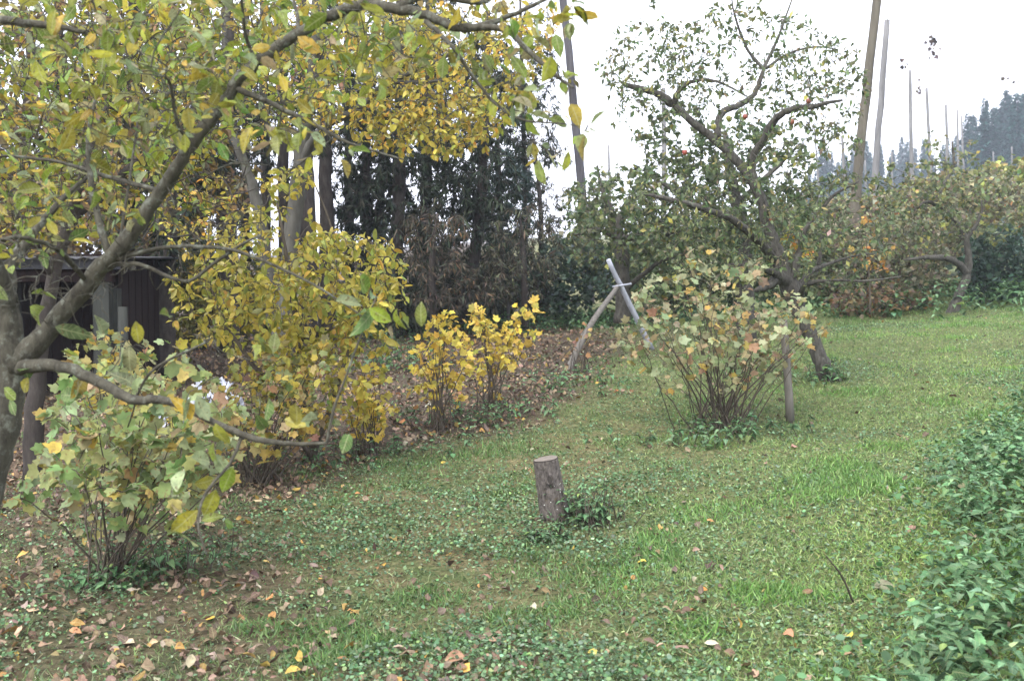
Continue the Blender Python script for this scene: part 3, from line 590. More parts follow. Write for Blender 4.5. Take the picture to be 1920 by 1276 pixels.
# J. the main apple tree
AG = [(.09, .13, .055), (.13, .17, .075), (.18, .2, .10), (.23, .22, .08), (.22, .18, .12), (.07, .09, .045), (.36, .33, .09)]
bs = ground(1556, 712)
YA = bs[1]
apple = tree('apple_tree', 'old apple tree with leaning forked trunk and sparse crown over the currant bush', 'tree', 81,
    ([(1562, 725, YA), (1548, 700, YA), (1525, 640, YA), (1500, 580, YA), (1478, 535, YA), (1455, 470, YA), (1442, 430, YA), (1425, 370, YA), (1392, 315, YA), (1335, 258, YA), (1290, 222, YA), (1262, 195, YA)], [.12, .075, .07, .072, .09, .07, .054, .047, .042, .037, .033, .028]),
    [([(1262, 195, YA), (1240, 180, YA), (1210, 168, YA), (1175, 160, YA), (1160, 150, YA)], [.045, .035, .03, .022, .008]),
     ([(1415, 345, YA), (1410, 300, YA), (1432, 262, YA-.1), (1455, 222, YA-.2), (1490, 203, YA-.3), (1525, 200, YA-.3), (1555, 192, YA-.3), (1580, 188, YA-.3)], [.04, .036, .036, .033, .029, .024, .017, .01]),
     ([(1345, 260, YA), (1352, 215, YA+.2), (1385, 198, YA+.3), (1415, 175, YA+.4), (1432, 130, YA+.4), (1455, 80, YA+.5), (1485, 0, YA+.5)], [.035, .034, .03, .026, .02, .014, .008]),
     ([(1432, 130, YA+.4), (1400, 90, YA+.4), (1378, 30, YA+.3), (1370, -15, YA+.3)], [.018, .014, .01, .006]),
     ([(1436, 128, YA+.4), (1480, 100, YA+.4), (1530, 88, YA+.3), (1565, 92, YA+.3)], [.016, .012, .009, .005]),
     ([(1262, 195, YA), (1278, 165, YA-.1), (1310, 150, YA-.2), (1350, 155, YA-.3), (1400, 180, YA-.3)], [.03, .022, .016, .012, .006]),
     ([(1455, 490, YA), (1420, 450, YA-.3), (1370, 410, YA-.6), (1300, 385, YA-.9), (1240, 370, YA-1.), (1195, 362, YA-1.)], [.045, .038, .032, .026, .018, .01]),
     ([(1500, 570, YA), (1510, 535, YA-.3), (1560, 525, YA-.5), (1620, 527, YA-.6), (1690, 518, YA-.7)], [.035, .022, .014, .010, .006]),
     ([(1490, 545, YA), (1520, 510, YA+.2), (1560, 492, YA+.4), (1610, 478, YA+.5), (1640, 476, YA+.5)], [.035, .024, .016, .010, .006]),
     ([(1535, 500, YA+.3), (1540, 460, YA+.3), (1548, 436, YA+.3), (1600, 440, YA+.3)], [.022, .018, .014, .006]),
     ([(1480, 530, YA), (1450, 512, YA-.2), (1420, 500, YA-.4), (1370, 495, YA-.5)], [.07, .035, .02, .01]),
     ([(1480, 530, YA), (1500, 470, YA), (1510, 430, YA-.1), (1560, 370, YA-.2), (1610, 340, YA-.3)], [.055, .03, .022, .015, .008]),
     ([(1470, 515, YA), (1440, 535, YA-.25), (1418, 545, YA-.4)], [.06, .035, .022])],
    [(1240, 130, 120, 100, YA-1, YA+1, 170), (1400, 110, 160, 110, YA-1.2, YA+1.2, 200), (1540, 160, 90, 100, YA-1, YA+.8, 130), (1480, 300, 150, 110, YA-1.2, YA+1.2, 130),
     (1310, 380, 150, 80, YA-1.6, YA+.6, 150), (1580, 420, 120, 110, YA-1, YA+1, 130), (1390, 450, 170, 70, YA-1.4, YA+.8, 150), (1560, 520, 90, 40, YA-.8, YA+.6, 30), (1200, 220, 60, 60, YA-.6, YA+.6, 16), (1270, 30, 100, 50, YA-.5, YA+.5, 10)],
    None, size=.052, cols=AG, wts=[4, 4, 2.5, 1.2, 1, 2, .5], per_m=19, tip=5, tw=.003, twigk=.004, jit=.25, bare=[(1400, 250, 230, 220, YA-1.3, YA+1.3, 120), (1500, 480, 170, 60, YA-1, YA+1, 40)], base=bs, droop=.3, T=SMALL, wide=.95)
def apple_fruit(p, parent, mat, r=.037):
    prof = [(.02, .78), (.35, .93), (.75, .88), (1, .35), (.97, -.15), (.72, -.7), (.4, -.93), (.12, -.85)]
    W = Wood(); a = np.arange(12)/12*2*math.pi
    V = [(p[0]+r*q_*math.cos(t), p[1]+r*q_*math.sin(t), p[2]+r*z) for q_, z in prof for t in a]
    Fc = [(i*12+j, (i+1)*12+j, (i+1)*12+(j+1) % 12, i*12+(j+1) % 12) for i in range(len(prof)-1) for j in range(12)]+[tuple(range(11, -1, -1))[::-1], tuple(range(84, 96))]
    o = W.raw(V, Fc).build('apple', M[mat], parent)
    me_parent = Wood().tube([p+np.array([0, 0, r*.7]), p+np.array([.004, 0, r*1.7])], [.0022, .0015], 5)
    s_ = me_parent.build('stalk', M['stem'], None); s_.parent = o
    s_.location = tuple(-v for v in parent.location)
    return o
for px, py, c in [(1316, 128, 'red'), (1516, 190, 'red'), (1397, 219, 'red'), (1485, 229, 'red'), (1447, 411, 'red'), (1366, 222, 'yellow'), (1338, 238, 'yellow'), (1462, 250, 'yellow'), (1284, 286, 'red'),
                  (1524, 292, 'yellow'), (1472, 296, 'yellow'), (1570, 340, 'yellow'), (1453, 300, 'yellow')]:
    apple_fruit(P(px, py, YA-.4+.3*((px*7) % 3)), apple, 'apple_'+c, .025)
# I. dense pear behind
DG = [(.07, .11, .05), (.11, .15, .065), (.15, .19, .085), (.21, .23, .08), (.30, .28, .08), (.055, .08, .04)]
tree('pear_tree', 'dense green pear tree behind the sparse apple crown', 'tree', 91,
    ([(1400, 640, 14), (1395, 520, 14), (1390, 420, 14), (1370, 330, 14), (1360, 250, 14)], [.14, .12, .1, .07, .03]),
    [([(1392, 440, 14), (1300, 380, 14), (1220, 330, 14)], [.06, .04, .02]), ([(1385, 380, 14), (1450, 320, 14), (1500, 270, 14)], [.05, .03, .015])],
    [(1400, 340, 140, 120, 12.8, 15.4, 330), (1280, 300, 90, 110, 13, 15, 150), (1270, 430, 120, 60, 13, 15, 110), (1470, 410, 90, 80, 13, 15, 100), (1350, 480, 130, 50, 13, 15, 90)],
    None, size=.075, cols=DG, wts=[4, 4, 3, 1, .5, 3], per_m=22, tip=5, tw=.006, T=SMALL, wide=1.5)
# H. apple tree with trunk behind the pole frame
tree('old_apple_tree', 'mossy old apple tree whose trunk stands behind the pale leaning pole', 'tree', 92,
    ([(1170, 605, 15), (1168, 540, 15), (1165, 480, 15), (1160, 420, 15), (1190, 370, 15)], [.13, .11, .10, .08, .04]),
    [([(1163, 448, 15), (1200, 442, 14.8), (1250, 440, 14.6), (1300, 432, 14.4)], [.05, .045, .035, .02]), ([(1163, 450, 15), (1120, 430, 14.8), (1080, 440, 14.6)], [.04, .03, .015]),
     ([(1170, 545, 15), (1205, 515, 14.8), (1240, 490, 14.6), (1290, 475, 14.5)], [.04, .035, .025, .012]), ([(1160, 420, 15), (1130, 360, 15), (1120, 310, 15)], [.05, .03, .015])],
    [(1150, 370, 90, 60, 13.8, 16.2, 130), (1170, 450, 130, 50, 13.8, 16, 110), (1110, 420, 60, 80, 14, 16.4, 70), (1230, 400, 70, 60, 14, 16, 60)], None, size=.075, cols=DG+[(.2, .2, .12)], wts=[3, 4, 4, 2, .7, 2, 3], per_m=17, tip=4, tw=.006, T=SMALL, wide=1.5)
# K. small apple tree right
b2 = ground(1787, 585); YK = b2[1]
tree('small_apple_tree', 'small crooked apple tree at the right edge of the lawn', 'tree', 93,
    ([(1772, 625, YK), (1785, 590, YK), (1795, 560, YK), (1812, 520, YK), (1815, 480, YK), (1808, 440, YK), (1785, 405, YK), (1755, 382, YK)], [.12, .10, .07, .06, .05, .042, .036, .028]),
    [([(1755, 382, YK), (1735, 378, YK-.1), (1722, 388, YK-.1)], [.035, .025, .012]), ([(1752, 382, YK), (1770, 345, YK+.1), (1788, 310, YK+.1), (1785, 265, YK+.1)], [.035, .028, .022, .014]),
     ([(1815, 510, YK), (1790, 490, YK-.1), (1755, 482, YK-.3), (1695, 487, YK-.5)], [.06, .05, .04, .015]), ([(1812, 450, YK), (1840, 400, YK), (1835, 350, YK)], [.04, .02, .01])],
    [(1740, 350, 110, 60, YK-1, YK+1, 110), (1840, 380, 90, 80, YK-1, YK+1, 120), (1720, 430, 90, 60, YK-1, YK+1, 90), (1780, 280, 60, 40, YK-.6, YK+.6, 18)],
    None, size=.07, cols=AG, wts=[3, 3, 3, 2, 1, 1, 1], per_m=13, tip=4, tw=.005, base=b2, T=SMALL, wide=1.5)
# background shrubs and hedge
HD = [(.12, .14, .07), (.18, .19, .10), (.22, .19, .12), (.14, .10, .075), (.27, .25, .12), (.08, .105, .06)]
HB = [(.16, .18, .09), (.22, .22, .12), (.24, .22, .15), (.16, .12, .09), (.36, .19, .07), (.11, .13, .08)]
shr = [
 ('dark ivy clad bush left of the pole frame', 1065, 590, [(1070, 510, 80, 70, 16.8, 18.8, 230)], [(.035, .06, .035), (.05, .085, .05), (.08, .12, .09), (.16, .21, .22)], [4, 4, 2, .5]),
 ('loose green shrub behind the pole frame', 1140, 595, [(1140, 480, 80, 80, 18, 20, 170), (1110, 400, 50, 60, 18, 20, 50)], DG, [3, 4, 4, 2, 1, 2]),
 ('green shrub under the old apple bough', 1250, 600, [(1250, 500, 90, 90, 17, 19.5, 230)], DG, [4, 4, 3, 1, .5, 3]),
 ('dense green shrub behind the currant bush', 1350, 600, [(1350, 490, 100, 100, 17, 19.5, 230)], DG, [4, 4, 3, 1, .5, 3]),
 ('tangled green shrub behind the leaning apple trunk', 1470, 600, [(1470, 490, 90, 100, 17.5, 20, 220)], DG, [4, 4, 3, 2, 1, 2]),
 ('olive bramble thicket below the brown hop pole', 1580, 595, [(1580, 490, 90, 90, 17.5, 20, 240)], HD, [3, 4, 3, 2, 2, 2]),
 ('grey green bramble thicket left of the small apple tree', 1680, 590, [(1680, 490, 90, 90, 17, 19.6, 240)], HD, [3, 4, 3, 3, 2, 2]),
 ('low bronze leaved shrub at the lawn edge', 1660, 590, [(1650, 562, 95, 26, 16, 17, 85)], [(.19, .12, .06), (.28, .18, .07), (.13, .09, .07), (.14, .15, .07)], [2.4, 1.6, 3, 3]),
 ('dark elder bush at the right edge', 1880, 585, [(1875, 500, 75, 75, 16.2, 18.4, 300)], [(.035, .06, .04), (.06, .10, .065), (.10, .15, .12)], [4, 3, 1.5]),
 ('thicket right behind the small apple tree', 1790, 590, [(1780, 480, 80, 90, 18.5, 20.5, 220)], HD, [3, 3, 3, 2, 2, 3]),
 ('yellow green scrub rising behind the elder bush', 1890, 520, [(1890, 390, 85, 90, 24, 28, 330)], [(.19, .22, .08), (.25, .25, .10), (.32, .29, .10), (.14, .17, .07)], [3, 3, 2, 2]),
 ('yellow green scrub at the foot of the hop poles', 1770, 520, [(1770, 400, 100, 75, 26, 30, 300)], [(.18, .2, .08), (.23, .22, .10), (.33, .26, .10), (.14, .15, .07), (.36, .2, .07)], [3, 3, 2, 2, .6]),
 ('pale green scrub before the distant spruces', 1630, 520, [(1630, 420, 90, 60, 26, 30, 200)], [(.15, .18, .08), (.21, .22, .10), (.25, .22, .13), (.11, .14, .07), (.34, .2, .08)], [3, 3, 1, 2, .5]),
 ('scrub filling the gap behind the apple fork', 1500, 520, [(1500, 430, 90, 60, 25, 29, 180)], [(.15, .18, .08), (.21, .22, .10), (.25, .22, .13), (.11, .14, .07), (.34, .2, .08)], [3, 3, 1, 2, .5]),
 ('grey olive scrub on the bank behind the orange sapling', 1600, 560, [(1590, 440, 85, 70, 20.5, 24, 300)], HB, [3, 3, 3, 2, .7, 2]),
 ('rust flecked scrub on the bank left of the small apple tree', 1690, 555, [(1680, 430, 80, 65, 20.5, 24, 300)], HB, [3, 3, 3, 2, 1.2, 2]),
 ('olive scrub on the bank directly behind the small apple tree', 1780, 550, [(1765, 415, 80, 70, 20.5, 24, 300)], HB, [3, 3, 3, 2, .9, 2]),
 ('pale scrub on the bank above the dark elder bush', 1860, 540, [(1860, 400, 90, 75, 20.5, 24, 330)], HB, [3, 4, 3, 1, .6, 2]),
 ('dark thicket below the brown withered conifer', 790, 600, [(790, 580, 110, 40, 18, 20, 150)], [(.03, .04, .025), (.05, .06, .03), (.09, .06, .04)], [3, 3, 2]),
 ('dark thicket at the foot of the dense conifers', 690, 610, [(680, 570, 90, 50, 20, 22, 170)], [(.03, .04, .025), (.05, .06, .03), (.09, .06, .04)], [3, 3, 2]),
 ('undergrowth between the grey brown tree and the ivy bush', 960, 590, [(950, 555, 110, 36, 19, 21, 170)], [(.05, .07, .035), (.09, .10, .05), (.13, .1, .06)], [3, 3, 2]),
 ('olive undergrowth between the left trunks', 450, 640, [(450, 560, 120, 70, 16, 19, 230)], [(.10, .11, .04), (.18, .15, .05), (.24, .2, .05), (.06, .07, .03)], [3, 3, 1, 2]),
 ('yellowing undergrowth right of the shed', 330, 660, [(320, 560, 110, 90, 12.5, 15, 300)], [(.14, .14, .04), (.22, .19, .05), (.34, .27, .05), (.07, .08, .03)], [3, 3, 1, 2]),
 ('brown thicket behind the shed', 180, 620, [(160, 440, 200, 90, 16, 19, 280)], [(.14, .12, .06), (.2, .14, .07), (.1, .09, .05), (.22, .2, .06)], [3, 3, 2, 2])]
for i, (lab, px, py, zs, cl, w_) in enumerate(shr):
    Yb = (zs[0][4]+zs[0][5])/2; x0 = (px-CX)/F*Yb; b = np.array([x0, Yb, float(gz(x0, Yb))])
    rg = np.random.default_rng(200+i); e = empty('shrub', b, lab, 'shrub', 'shrubs along the far edge')
    att = []; 
    for z in zs: att += ell(rg, *z)
    att = [a for a in att if a[2] > gz(a[0], a[1])+.05]
    st0 = np.array([b+np.array([rg.normal(0, .5), rg.normal(0, .3), -.05]) for _ in range(9)]); st0[:, 2] = gz(st0[:, 0], st0[:, 1])
    tws = colonise(rg, st0, att, .06, .1); W = Wood()
    for pts_, L in tws: W.tube(pts_, np.linspace(min(.02, .004+.008*L), .002, 6), 4, cap=False)
    pos, ax, nr = dress(rg, tws, 26, .1, 7, .3, .9); n = len(pos); s0 = .085*Yb/18
    leaves('foliage', SMALL, pos+rg.normal(0, .06, pos.shape), ax, nr, s0*np.clip(rg.normal(1, .3, n), .4, 1.8), pal(rg, n, cl, w_, .28), M['leaf_far'] if Yb > 22 else M['leaf'], e, rng=rg, curlv=.2, wide=1.7, wood=W, woodmat=M['bark_dark'])
    print('shrub', n)
# orange maple sprays
e0 = ground(1640, 585)
tree('orange_sapling', 'thin sapling with bright orange leaves at the thicket edge', 'sapling', 95, ([(1632, 590, 15.5), (1630, 520, 15.5), (1622, 430, 15.5)], [.015, .012, .005]), [],
     [(1635, 475, 48, 42, 15, 16, 18), (1625, 413, 8, 6, 15.3, 15.7, 4)], None, bark='stem', size=.07, T=LOBED, cols=[(.52, .22, .06), (.5, .28, .07), (.42, .30, .08)], wts=[2, 2, 2], per_m=8, tip=2)
tree('yellow_sapling', 'thin sapling with orange and yellow leaves beside the apple fork', 'sapling', 96, ([(1500, 600, 14.5), (1492, 520, 14.5), (1485, 440, 14.5)], [.015, .012, .005]), [],
     [(1482, 452, 16, 14, 14.2, 14.8, 14), (1500, 480, 18, 14, 14.2, 14.8, 12)], None, bark='stem', size=.085, T=LOBED, cols=[(.62, .25, .04), (.5, .42, .05)], wts=[2, 3], per_m=8, tip=2)
# ------------------------------------------------------------------ currant bushes
def currant(label, seed, px, py, crown, nst, leaf, cols, wts, per_m, tmin, grp, tip=3, T=LOBED, r0=.007, sp=.10, mat='currant', low=0):
    rg = np.random.default_rng(seed); b = ground(px, py); e = empty('currant_bush', b, label, 'bush', grp)
    Yb = b[1]; st = []; att = []
    for (cx, cy, rx, ry, dy, n) in crown: att += ell(rg, cx, cy, rx, ry, Yb-dy, Yb+dy, n, .6)
    rg.shuffle(att)
    W = Wood(); main = []
    for a in att[:nst]:
        s0 = b+np.array([rg.normal(0, sp*.6), rg.normal(0, sp*.6), 0]); s0[2] = float(gz(s0[0], s0[1]))-.02
        v = a-s0; L = np.linalg.norm(v); m = s0+v*.5+np.array([-v[0]*.02, -v[1]*.02, .07*L])+rg.normal(0, .03, 3)
        t = np.linspace(0, 1, 9)[:, None]; pts_ = (1-t)**2*s0+2*t*(1-t)*m+t*t*a+rg.normal(0, .006, (9, 3)); main.append(pts_)
        W.tube(pts_, np.linspace(r0*rg.uniform(.6, 1.2), .002, 9), 5, cap=False)
    st = np.concatenate([m_[4:] for m_ in main])
    tws = colonise(rg, st, att[nst:], .05, .06)
    for pts_, L in tws: W.tube(pts_, np.linspace(.0025+.002*L, .001, 6), 4, cap=False)
    W.build('stems', M['stem'], e)
    tw2 = tws+[(m_[4:], np.linalg.norm(m_[-1]-m_[4])) for m_ in main]
    pos, ax, nr = dress(rg, tw2, per_m, tmin, tip, .45, .9); n = len(pos)
    if low:
        pass
    leaves('foliage', T, pos+rg.normal(0, .012, pos.shape), ax, nr+np.array([0, -.5, 0]), leaf*np.clip(rg.normal(1, .28, n), .4, 1.6), pal(rg, n, cols, wts, .18), M[mat], e, curl=.15, curlv=.25, rng=rg, twist=.25)
    print('currant', n); return e
CG = [(.24, .28, .09), (.29, .34, .17), (.15, .23, .07), (.36, .33, .11), (.36, .26, .15), (.42, .31, .06), (.36, .2, .08)]
YL = [(.54, .40, .05), (.60, .48, .10), (.50, .33, .05), (.36, .36, .07)]
gl = 'currant bushes in the garden'
currant('large currant bush with green yellow leaves at the lower left', 301, 205, 1088, [(240, 800, 200, 130, .6, 105), (190, 900, 180, 100, .6, 65), (340, 810, 110, 130, .5, 50)], 36, .058, CG, [4, 4.5, 3, 2.5, .8, 1, .35], 14, .05, gl, r0=.0055, sp=.07)
currant('currant bush behind the low branch, left of the shed post', 302, 300, 930, [(230, 690, 130, 80, .5, 50), (330, 760, 110, 80, .5, 40)], 26, .055, CG+YL[:2], [3, 4, 2, 3, 1, 2, .6, 2, 2], 14, .05, gl)
currant('dull reddish green currant bush below the golden shrub', 303, 490, 905, [(490, 760, 120, 100, .6, 100), (570, 720, 90, 100, .6, 60)], 40, .052, CG+[(.26, .15, .1), (.46, .36, .06)], [3, 3, 2, 3, 1.5, 4, 1, 1.3, 4], 13, .05, gl)
currant('small yellow currant bush beside the low branch tip', 304, 688, 855, [(690, 760, 48, 60, .35, 60), (700, 700, 25, 25, .2, 12)], 18, .05, YL, [4, 3, 1, 1.5], 8, .05, gl)
currant('left one of the two golden currant bushes', 305, 822, 806, [(830, 665, 58, 62, .4, 52), (835, 605, 20, 20, .2, 9), (820, 740, 60, 30, .3, 12)], 20, .053, YL, [4, 3, 2, 1], 9, .2, gl)
currant('right one of the two golden currant bushes', 306, 918, 766, [(920, 645, 66, 54, .4, 54), (990, 580, 24, 16, .2, 8), (905, 590, 26, 26, .2, 14), (985, 635, 30, 26, .3, 10), (915, 720, 50, 30, .3, 5)], 22, .056, YL, [4, 4, 2, 1], 9, .2, gl)
currant('pale pinkish currant bush beside the grey stake', 307, 1345, 805, [(1335, 600, 170, 90, .7, 135), (1420, 620, 110, 80, .6, 50), (1230, 630, 80, 55, .5, 30), (1300, 500, 45, 30, .3, 12), (1400, 505, 35, 25, .3, 12), (1350, 690, 160, 50, .6, 22), (1530, 610, 40, 25, .3, 5), (1475, 590, 60, 50, .3, 16)],
        60, .056, [(.23, .29, .14), (.32, .34, .19), (.34, .28, .15), (.34, .21, .12), (.42, .30, .07), (.18, .22, .09), (.22, .13, .08)], [3.5, 3.5, 2.5, 1.2, 1.5, 2.5, .8], 6.5, .15, gl, sp=.2)
currant('nearly leafless small bush at the foot of the brown pole', 308, 1092, 700, [(1095, 640, 34, 36, .25, 16)], 12, .05, CG+[(.3, .15, .1)], [1, 1, 0, 1, 2, 1, 2, 2], 2, .3, gl, tip=1)
# ------------------------------------------------------------------ stump
b = ground(1044, 975); rg = np.random.default_rng(400)
e = empty('tree_stump', b, 'short leaning sawn-off stump standing in the grass', 'stump')
ba = P(1046, 990, b[1]); tpp = P(1024, 860, b[1]-.02); k_ = 84; sd_ = 96
ts = np.linspace(0, 1, k_); path = ba[None]+(tpp-ba)[None]*ts[:, None]
rad = .079-.012*ts+.012*np.exp(-ts*6); a = np.arange(sd_)/sd_*2*math.pi
ax_ = unit((tpp-ba)[None])[0]; u = unit(np.cross(ax_, [0, 1., 0])[None])[0]; v = np.cross(ax_, u)
rr = rad[:, None]*(1+.05*np.sin(a*3+1)[None]+.025*np.sin(a*7+ts[:, None]*3)+.006*rg.normal(0, 1, (k_, sd_))+.10*(fbm(np.cos(a)[None]*3+4+0*ts[:, None], np.sin(a)[None]*3+4+ts[:, None]*1.1, .42, 5)-.5)+.05*(vn(np.cos(a)[None]*6+9+0*ts[:, None], np.sin(a)[None]*6+9+ts[:, None]*9, .5, 6)-.5))
fa = np.arctan2(np.sin(a-(-1.9)), np.cos(a-(-1.9)))
# v points roughly towards or away from the viewer: find the angle facing the camera
face = np.argmin([(np.cos(t)*u+np.sin(t)*v)[1] for t in a]); kn = a[face]
da = np.arctan2(np.sin(a-kn), np.cos(a-kn)); K = np.exp(-((da[None]/.28)**2+((ts[:, None]-.74)/.085)**2)); K2 = np.exp(-((da[None]/.14)**2+((ts[:, None]-.745)/.04)**2))
rr = rr+.011*K-.016*K2-.006*np.exp(-((da[None]/.4)**2+((ts[:, None]-.62)/.025)**2))
V = path[:, None]+rr[..., None]*(np.cos(a)[None, :, None]*u+np.sin(a)[None, :, None]*v); V = V.reshape(-1, 3)
i_ = np.arange(k_-1)[:, None]*sd_; j_ = np.arange(sd_)[None]; q = np.stack([i_+j_, i_+(j_+1) % sd_, i_+sd_+(j_+1) % sd_, i_+sd_+j_], -1).reshape(-1, 4)
meshobj('bark', V, q.ravel(), np.full(len(q), 4), M['stump'], e)
kc = ba+(tpp-ba)*.745+(math.cos(kn)*u+math.sin(kn)*v)*.0735; kd = math.cos(kn)*u+math.sin(kn)*v; ks = unit(np.cross(kd, ax_)[None])[0]
al = np.linspace(0, 2*math.pi, 15)
Wood().tube(np.array([kc+ks*.017*math.cos(t)+ax_*.025*math.sin(t)+kd*.002 for t in al]), [.0055]*15, 6, cap=False, rough=.15, rng=rg).build('knot', M['stump'], e)
Wood().raw([kc+ks*.013*math.cos(t)+ax_*.02*math.sin(t)+kd*.0035 for t in al[:-1]], [tuple(range(14))]).build('knot_shade_disc', M['bark_dark'], e)  # flat dark disc: the shade of a deep knot hollow put in as colour
W = Wood(); top = V[-sd_:]; cc = top.mean(0); W.raw(np.vstack([top*.97+cc*.03+ax_*.003, cc[None]+ax_*.006]), [(j, (j+1) % sd_, sd_) for j in range(sd_)]).build('cut_face', M['cut'], e)
for _ in range(16):
    t = rg.uniform(.18, .66); an = kn+rg.normal(.25, .5); r_ = np.interp(t, ts, rad)*1.03; p = ba+(tpp-ba)*t+r_*(math.cos(an)*u+math.sin(an)*v); s = rg.uniform(.0012, .0036)
    Wood().raw([p+s*np.array([-1, 0, 0]), p+s*np.array([0, -.6, -1.3]), p+s*np.array([1, 0, .2]), p+s*np.array([.1, -.4, 1.1])], [(0, 1, 2, 3)]).build('lichen_fleck', M['lichen'], e)
# ------------------------------------------------------------------ poles
def pole(name, label, cat, pts, r, mat, group=None, seed=0, base_down=0, sides=12):
    rg = np.random.default_rng(seed+700); p = spline(T3(pts), 6); rr = np.interp(np.linspace(0, 1, len(p)), np.linspace(0, 1, len(r)), r)
    W = Wood().tube(p+rg.normal(0, .004, p.shape), rr, sides, rough=.02, rng=rg); o = W.build(name, M[mat]); return tag(o, label, cat, group)
def hop(px0, py0, px1, py1, Y, r, mat, label, i):
    """pole continued down to the ground"""
    top = P(px0, py0, Y); low = P(px1, py1, Y); d = low-top
    t = 1.0
    while True:
        p = top+d*t
        if p[2] < gz(p[0], p[1])-.2 or t > 12: break
        t += .02
    rg = np.random.default_rng(800+i); tt = np.linspace(0, t, 14); pts_ = top[None]+d[None]*tt[:, None]; L = np.linalg.norm(d)*t
    bow = np.sin(tt/t*math.pi)*.012*L; pts_[:, 0] += bow*rg.choice([-1, 1])*.6; pts_ += rg.normal(0, .006, pts_.shape)
    W = Wood().tube(pts_, np.linspace(r*.85, r*1.12, 14), 12, rough=.025, rng=rg); o = W.build('hop_pole', M[mat])
    b_ = pts_[-1]; o.data.transform(__import__('mathutils').Matrix.Translation(tuple(-b_))); o.location = tuple(b_)
    return tag(o, label, 'pole', 'hop poles on the slope')
hop(1655, -90, 1606, 400, 19, .088, 'pole_brown', 'thickest brown hop pole leaning over the thicket', 0)
hop(1664, 38, 1641, 390, 27, .088, 'pole', 'grey hop pole with flat top right of the thick brown one', 1)
hop(1706, 132, 1713, 340, 45, .085, 'pole', 'third hop pole from the left of the right hand row', 2)
hop(1737, 165, 1744, 360, 50, .08, 'pole', 'hop pole with a knobby dark top, fourth in the row', 3)
hop(1774, 196, 1778, 300, 62, .09, 'pole', 'slim hop pole, fifth in the row before the spruces', 4)
hop(1795, 206, 1798, 300, 74, .085, 'pole', 'slim far hop pole, left one of the close pair', 5)
hop(1803, 217, 1808, 310, 80, .085, 'pole', 'slim far hop pole, right one of the close pair', 6)
hop(1049, -60, 1090, 400, 24, .10, 'pole_dark', 'dark leaning hop pole right of the conifers', 7)
hop(1244, 165, 1241, 400, 36, .09, 'pole', 'overgrown hop pole standing behind the apple crown', 8)
hop(1141, 272, 1146, 380, 62, .08, 'pole', 'small far hop pole right of the dark leaning one', 9)
hop(1579, 255, 1588, 380, 48, .075, 'pole', 'pale slim hop pole left of the thick brown one', 10)
hop(1104, 350, 1106, 400, 58, .07, 'pole', 'short far hop pole beside the dark leaning one', 11)
hop(1527, 240, 1535, 380, 60, .06, 'pole', 'thin far hop pole behind the right side of the apple tree', 12)
hop(1672, 285, 1675, 375, 66, .06, 'pole', 'thin far hop pole just right of the flat topped grey one', 13)
hop(1622, 300, 1625, 360, 80, .07, 'pole', 'faint far hop pole between the two largest hop poles', 14)
hop(1862, 285, 1864, 340, 90, .07, 'pole', 'short pale hop pole below the near spruce stand', 15)
hop(1897, 275, 1899, 340, 88, .07, 'pole', 'short pale hop pole at the right edge of the spruce stand', 16)
# wires with dried hop remains
def wire(a, b_, lab, sag=.25):
    p = np.array([a+(b_-a)*t-np.array([0, 0, sag*4*t*(1-t)]) for t in np.linspace(0, 1, 16)])
    return tag(Wood().tube(p, .004, 5).build('hop_wire', M['wire']), lab, 'wire', 'wires of the hop garden')
w1 = (P(1656, -40, 19), P(1664, 40, 27)); wire(*w1, 'wire from the thick brown hop pole to the flat topped grey pole', .1)
wire(P(1664, 42, 27), P(1706, 136, 45), 'wire from the flat topped grey pole to the third pole', .3)
wire(P(1706, 134, 45), P(1774, 200, 62), 'wire from the third pole to the fifth pole', .3)
wa, wb = P(1500, 20, 30), P(2050, 60, 30)
wire(P(1664, 45, 27), P(2050, 75, 27), 'long wire crossing the sky above the spruces', .1)
for i, (px, py, h, n, lab) in enumerate([(1748, 68, .55, 42, 'largest dark withered hop bine hanging in the sky'), (1692, 108, .25, 12, 'small withered hop bine left of the largest one'), (1719, 145, .4, 12, 'thin withered hop bine above the fourth pole'),
                                       (1892, 143, .12, 6, 'tiny withered hop bine above the spruces')]):
    rg = np.random.default_rng(900+i); t0 = P(px, py, 27); up = P(px, 55+(px-1664)*.07, 27)
    e = empty('hop_bine', t0, lab, 'hop bine', 'withered hop bines on the wires')
    Wood().tube(np.array([up, (up+t0)/2+[.02, 0, 0], t0, t0-[.05, 0, h*.5], t0+[.12, 0, -h]]), .005, 4, cap=False).build('stem', M['stem'], e)
    t = rg.random(n); pos = t0+np.stack([.12*t+rg.normal(0, .09, n)*(1-.5*t), rg.normal(0, .08, n), -h*t], -1)
    ax = rg.normal(0, .6, (n, 3)); ax[:, 2] -= .8
    leaves('foliage', LOBED, pos, ax, rg.normal(0, 1, (n, 3)), .11*(.6+.6*rg.random(n)), pal(rg, n, [(.08, .06, .07), (.12, .09, .08)], [1, 1]), M['dry'], e, rng=rg, curlv=.3)
# grey stake beside currant bush
st_ = ground(1481, 792); e = tag(Wood().tube(np.array([P(1482, 800, st_[1]), P(1479, 740, st_[1]), P(1475, 680, st_[1]+.03), P(1471, 630, st_[1]+.05), P(1469, 600, st_[1]+.06)])[:], [.034, .033, .032, .031, .028], 12, rough=.03, rng=np.random.default_rng(5)).build('wooden_stake', M['stake']),
        'grey round wooden stake standing against the currant bush', 'stake')
